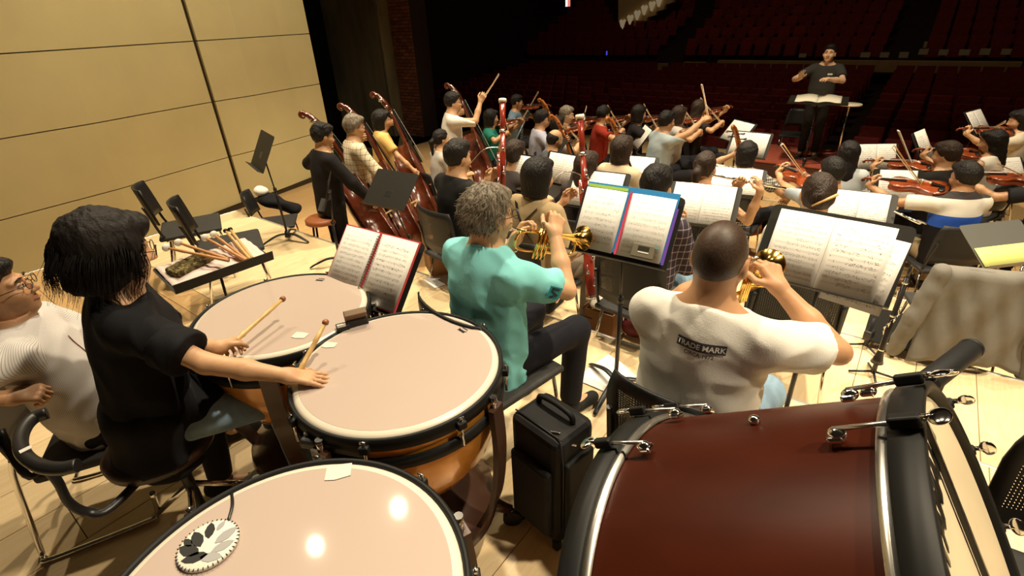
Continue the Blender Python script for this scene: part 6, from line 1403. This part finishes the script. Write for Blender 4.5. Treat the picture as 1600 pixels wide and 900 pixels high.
# --- conductor, podium, desk
PODZ = -.37; PC = at(1296, 84, PODZ+1.555); PCt, PCn = float(TD@PC), float(ND@PC)
pod = empty('podium', st(PCt, PCn, 0), 'low podium with rust-red carpet under the conductor', 'podium')
MB().box((0, 0, (PODZ+L3)/2-.01), (1.5, 1.3, PODZ-L3-.02), R_S).build('podium_box', mat('dark podium wood', (.05, .016, .010), .5), pod); MB().box((0, 0, PODZ-.011), (1.52, 1.32, .022), R_S, .005).build('carpet', mat('rust carpet', (.30, .06, .03), .9, var=.15, vscale=20), pod)
CO = person('conductor in a dark grey T-shirt with both arms reaching forward', 1296, 84, PODZ, rad(212), sit=False, hair='short', tmat=cloth((.040, .038, .034)), res=.013, hres=.005, seed=80, face=True, hpitch=-.12, hyaw=.12, lean=.05, skin=1, RH=dict(p=(.30, .38, 1.25), f=(.0, .55, .75), n=(-.4, .8, -.2), curl=.25, pole=(1, -.2, -.6)), LH=dict(p=(-.07, .43, 1.25), f=(.45, .8, .1), n=(.2, 0, -1), curl=.35, pole=(-1, -.2, -.5)), legs=(.016, .015, .016), shoes=(.10, .09, .08))
sh_ = [c for c in CO.E.children if c.name.startswith('shirt')][0]; lg_ = text_mesh('ano', .042, M_WHITE, CO.E, 'chest_print', None, .002, 0)
_o = CO.chest+np.array([-.07, 0, .05]); bv = BVHTree.FromPolygons([v.co for v in sh_.data.vertices], [p.vertices for p in sh_.data.polygons])
for v in lg_.data.vertices:
    p = Vector((_o[0]-v.co.x, .5, _o[2]+v.co.y)); h = bv.ray_cast(p, Vector((0, -1, 0))); v.co = (h[0] if h[0] is not None else p)+Vector((0, .002, 0))
cdk = CO.wld((0, .52, 0)); cdk[2] = .60
stand('conductor desk lying almost flat in front of the conductor', cdk, rad(32), rad(8), PODZ, .78, .44, .03, group=None); cdk2 = cdk.copy()
sheet('thick open score on the flat desk of the conductor', cdk2+np.array([0, 0, .01]), rad(32), rad(8), .60, .38, mat('score pages', (.80, .74, .60), .7), group=None, curl=.022)
PL = CO.wld((-.42, .30, 0)); pt = empty('side_plate', (PL[0], PL[1], PODZ), 'pale round side table just behind the desk of the conductor', 'side table'); MB().lathe([(.0005, .90), (.16, .90), (.165, .89), (.16, .88), (.0005, .88)], 30).build('table_top', mat('pale top', (.70, .62, .48), .5), pt); MB().tube([(0, 0, .02), (0, 0, .88)], .012, 8).build('post', M_CHROME, pt); MB().lathe([(.0005, .02), (.14, .015), (.145, 0), (.0005, 0)], 24).build('base', M_BLACKM, pt)
pc_ = at(1218, 258, L3); chair('black chair on the floor beside the podium', (pc_[0]+.35, pc_[1]+.35), L3, rad(215), 'shell', 'empty shell chairs')
# --- stands and pages of the orchestra
for lab, c, yw, tl, fl, w_, h_, pg, kw in (
    ('the player in dark plaid', (1.41, 3.55, .63), 29, 47, L1, .43, .31, 2, {}), ('the bassoonist with the neck strap', (.70, 3.94, .65), 32, 52, L1, .42, .30, 2, {}), ('the bassoonist in the black T-shirt', (.155, 4.48, .66), 42, 66, L1, .36, .30, 1, {}),
    ('the long brown-haired player', (.58, 5.22, .48), 46, 66, L2, .42, .30, 2, {}), ('the brown-haired player with the stamped page', (1.24, 5.03, .49), 30, 48, L2, .42, .30, 2, {}), ('the flutist', (2.14, 4.65, .44), 27, 35, L2, .43, .31, 2, {}),
    ('the dark-haired violist', (3.44, 4.86, .22), 34, 42, L3, .30, .24, 1, {}), ('the clarinettist', (2.80, 3.86, .42), 33, 42, L2, .40, .30, 2, {}), ('the banded shirt violist', (3.70, 4.67, .31), 17, 66, L3, .31, .31, 1, {}), ('the long black-haired player', (4.55, 6.21, .18), 8, 64, L3, .43, .31, 2, {}),
    ('the violinist in black', (4.79, 5.85, .40), -36, 58, L3, .32, .33, 1, {}), ('the right-edge violist', (5.16, 5.14, .25), -5, 52, L3, .43, .31, 2, {})):
    c = np.array(c); stand('black music stand in front of ' + lab, c+np.array([0, 0, -.005]), rad(yw), rad(tl), fl, .50 if w_ > .35 else .42, .34, .05); sheet('open music pages on the stand of ' + lab, c, rad(yw), rad(tl), w_, h_, M_SCORE, pg, lift=.006)
stp = empty('page_stamp', label='orange-red stamp strip on the page of the brown-haired player', cat='sticker'); f = yawdir(rad(30)); rt = np.array([f[1], -f[0], 0]); up = f*math.cos(rad(48))+np.array([0, 0, math.sin(rad(48))]); nr = np.cross(rt, up)
MB().box(np.array((1.24, 5.03, .49))-rt*.185+up*.05+nr*.018, (.03, .15, .001), np.array([rt, up, nr]).T).build('strip', mat('stamp red', (.62, .10, .05), .7), stp)
stand('tall empty black stand near the cream wall', (-2.24, 4.80, .90), rad(55), rad(60), L0, .50, .34, .06); stand('black stand seen from behind, in front of the first double bass', (-1.03, 4.40, .60), rad(34), rad(46), L3, .50, .36, .05, reach=.15)
p_ = atd(511, 298, 4.25); stand('slim black stand turned edge-on in front of the bass player in black', p_, rad(78), rad(72), L0, .34, .26, .05, reach=-.05)
for lab, x, y, dep, yw, tl, pg in (('the bass players at the wall', 630, 236, 6.6, 62, 70, 0), ('the violinist in green', 812, 208, 6.9, 98, 62, 1), ('the grey-haired violist', 905, 196, 7.3, 95, 60, 1), ('the red shirt violinist', 1003, 214, 7.2, 92, 55, 1), ('the outermost violins by the podium', 1152, 206, 7.0, 75, 50, 1), ('the gingham cellist', 1170, 226, 6.3, 40, 55, 1), ('the lavender cellist', 866, 232, 6.2, 80, 55, 0), ('the far-right violinists', 1528, 190, 6.6, -30, 52, 1)):
    c = atd(x, y, dep); stand('black music stand shared by ' + lab, c, rad(yw), rad(tl), L3, .48, .34, .05)
    if pg: sheet('music pages on the stand of ' + lab, c, rad(yw), rad(tl), .42, .30, M_SCORE, lift=.006)
# --- bits on the left floor
pb_ = at(437, 345, L3); ch2 = chair('black chair below the cream wall with clothes thrown on it', tuple(at(432, 348, L3+.44)[:2]), L3, rad(75), 'shell', 'empty shell chairs')
cc = at(436, 322, L3+.55); tag(np_mesh('clothes_pile', [mesh_sdf(lambda p: s_flat(p, cc+np.array([-.14, 0, .10]), cc+np.array([.16, .05, -.06]), .10, .09, (0, 0, 1), 1.3)+wav(p, 28, 6)*.02, cc-.4, cc+.4, .014)], cloth((.012, .012, .014))), 'black clothes thrown on the chair below the wall', 'clothes')
wp = cc+np.array([-.17, 0, .20]); tag(np_mesh('white_pouch', [mesh_sdf(lambda p: s_ell(p, wp, (.09, .07, .06))+wav(p, 45, 2)*.012, wp-.16, wp+.16, .010)], MATS['white felt']), 'white pouch on top of the black clothes', 'pouch')
for lab, x, y, fl, sc, col in (('red leather bag on the floor under the flute stand', 1172, 352, L2, 1.0, (.30, .06, .03)), ('dark bag on the floor behind the mesh chairs', 1002, 505, L1, .7, (.16, .02, .03))):
    b0 = at(x, y, fl+.10); o = empty('bag', (b0[0], b0[1], fl), lab, 'bag', 'bags on the floor'); np_mesh('bag_body', [mesh_sdf(lambda p: smax(s_ell(p, (0, 0, .11*sc), (.20*sc, .12*sc, .14*sc))+wav(p, 25, 3)*.012, .003-p[:, 2], .01), (-.3, -.25, -.05), (.3, .25, .35), .014)], mat('bag '+str(x), col, .55), o); MB().tube(spline([(-.10*sc, 0, .22*sc), (-.06*sc, .02, .34*sc), (.06*sc, .02, .34*sc), (.10*sc, 0, .22*sc)], 4), .008, 6).build('strap', M_EBONY, o)
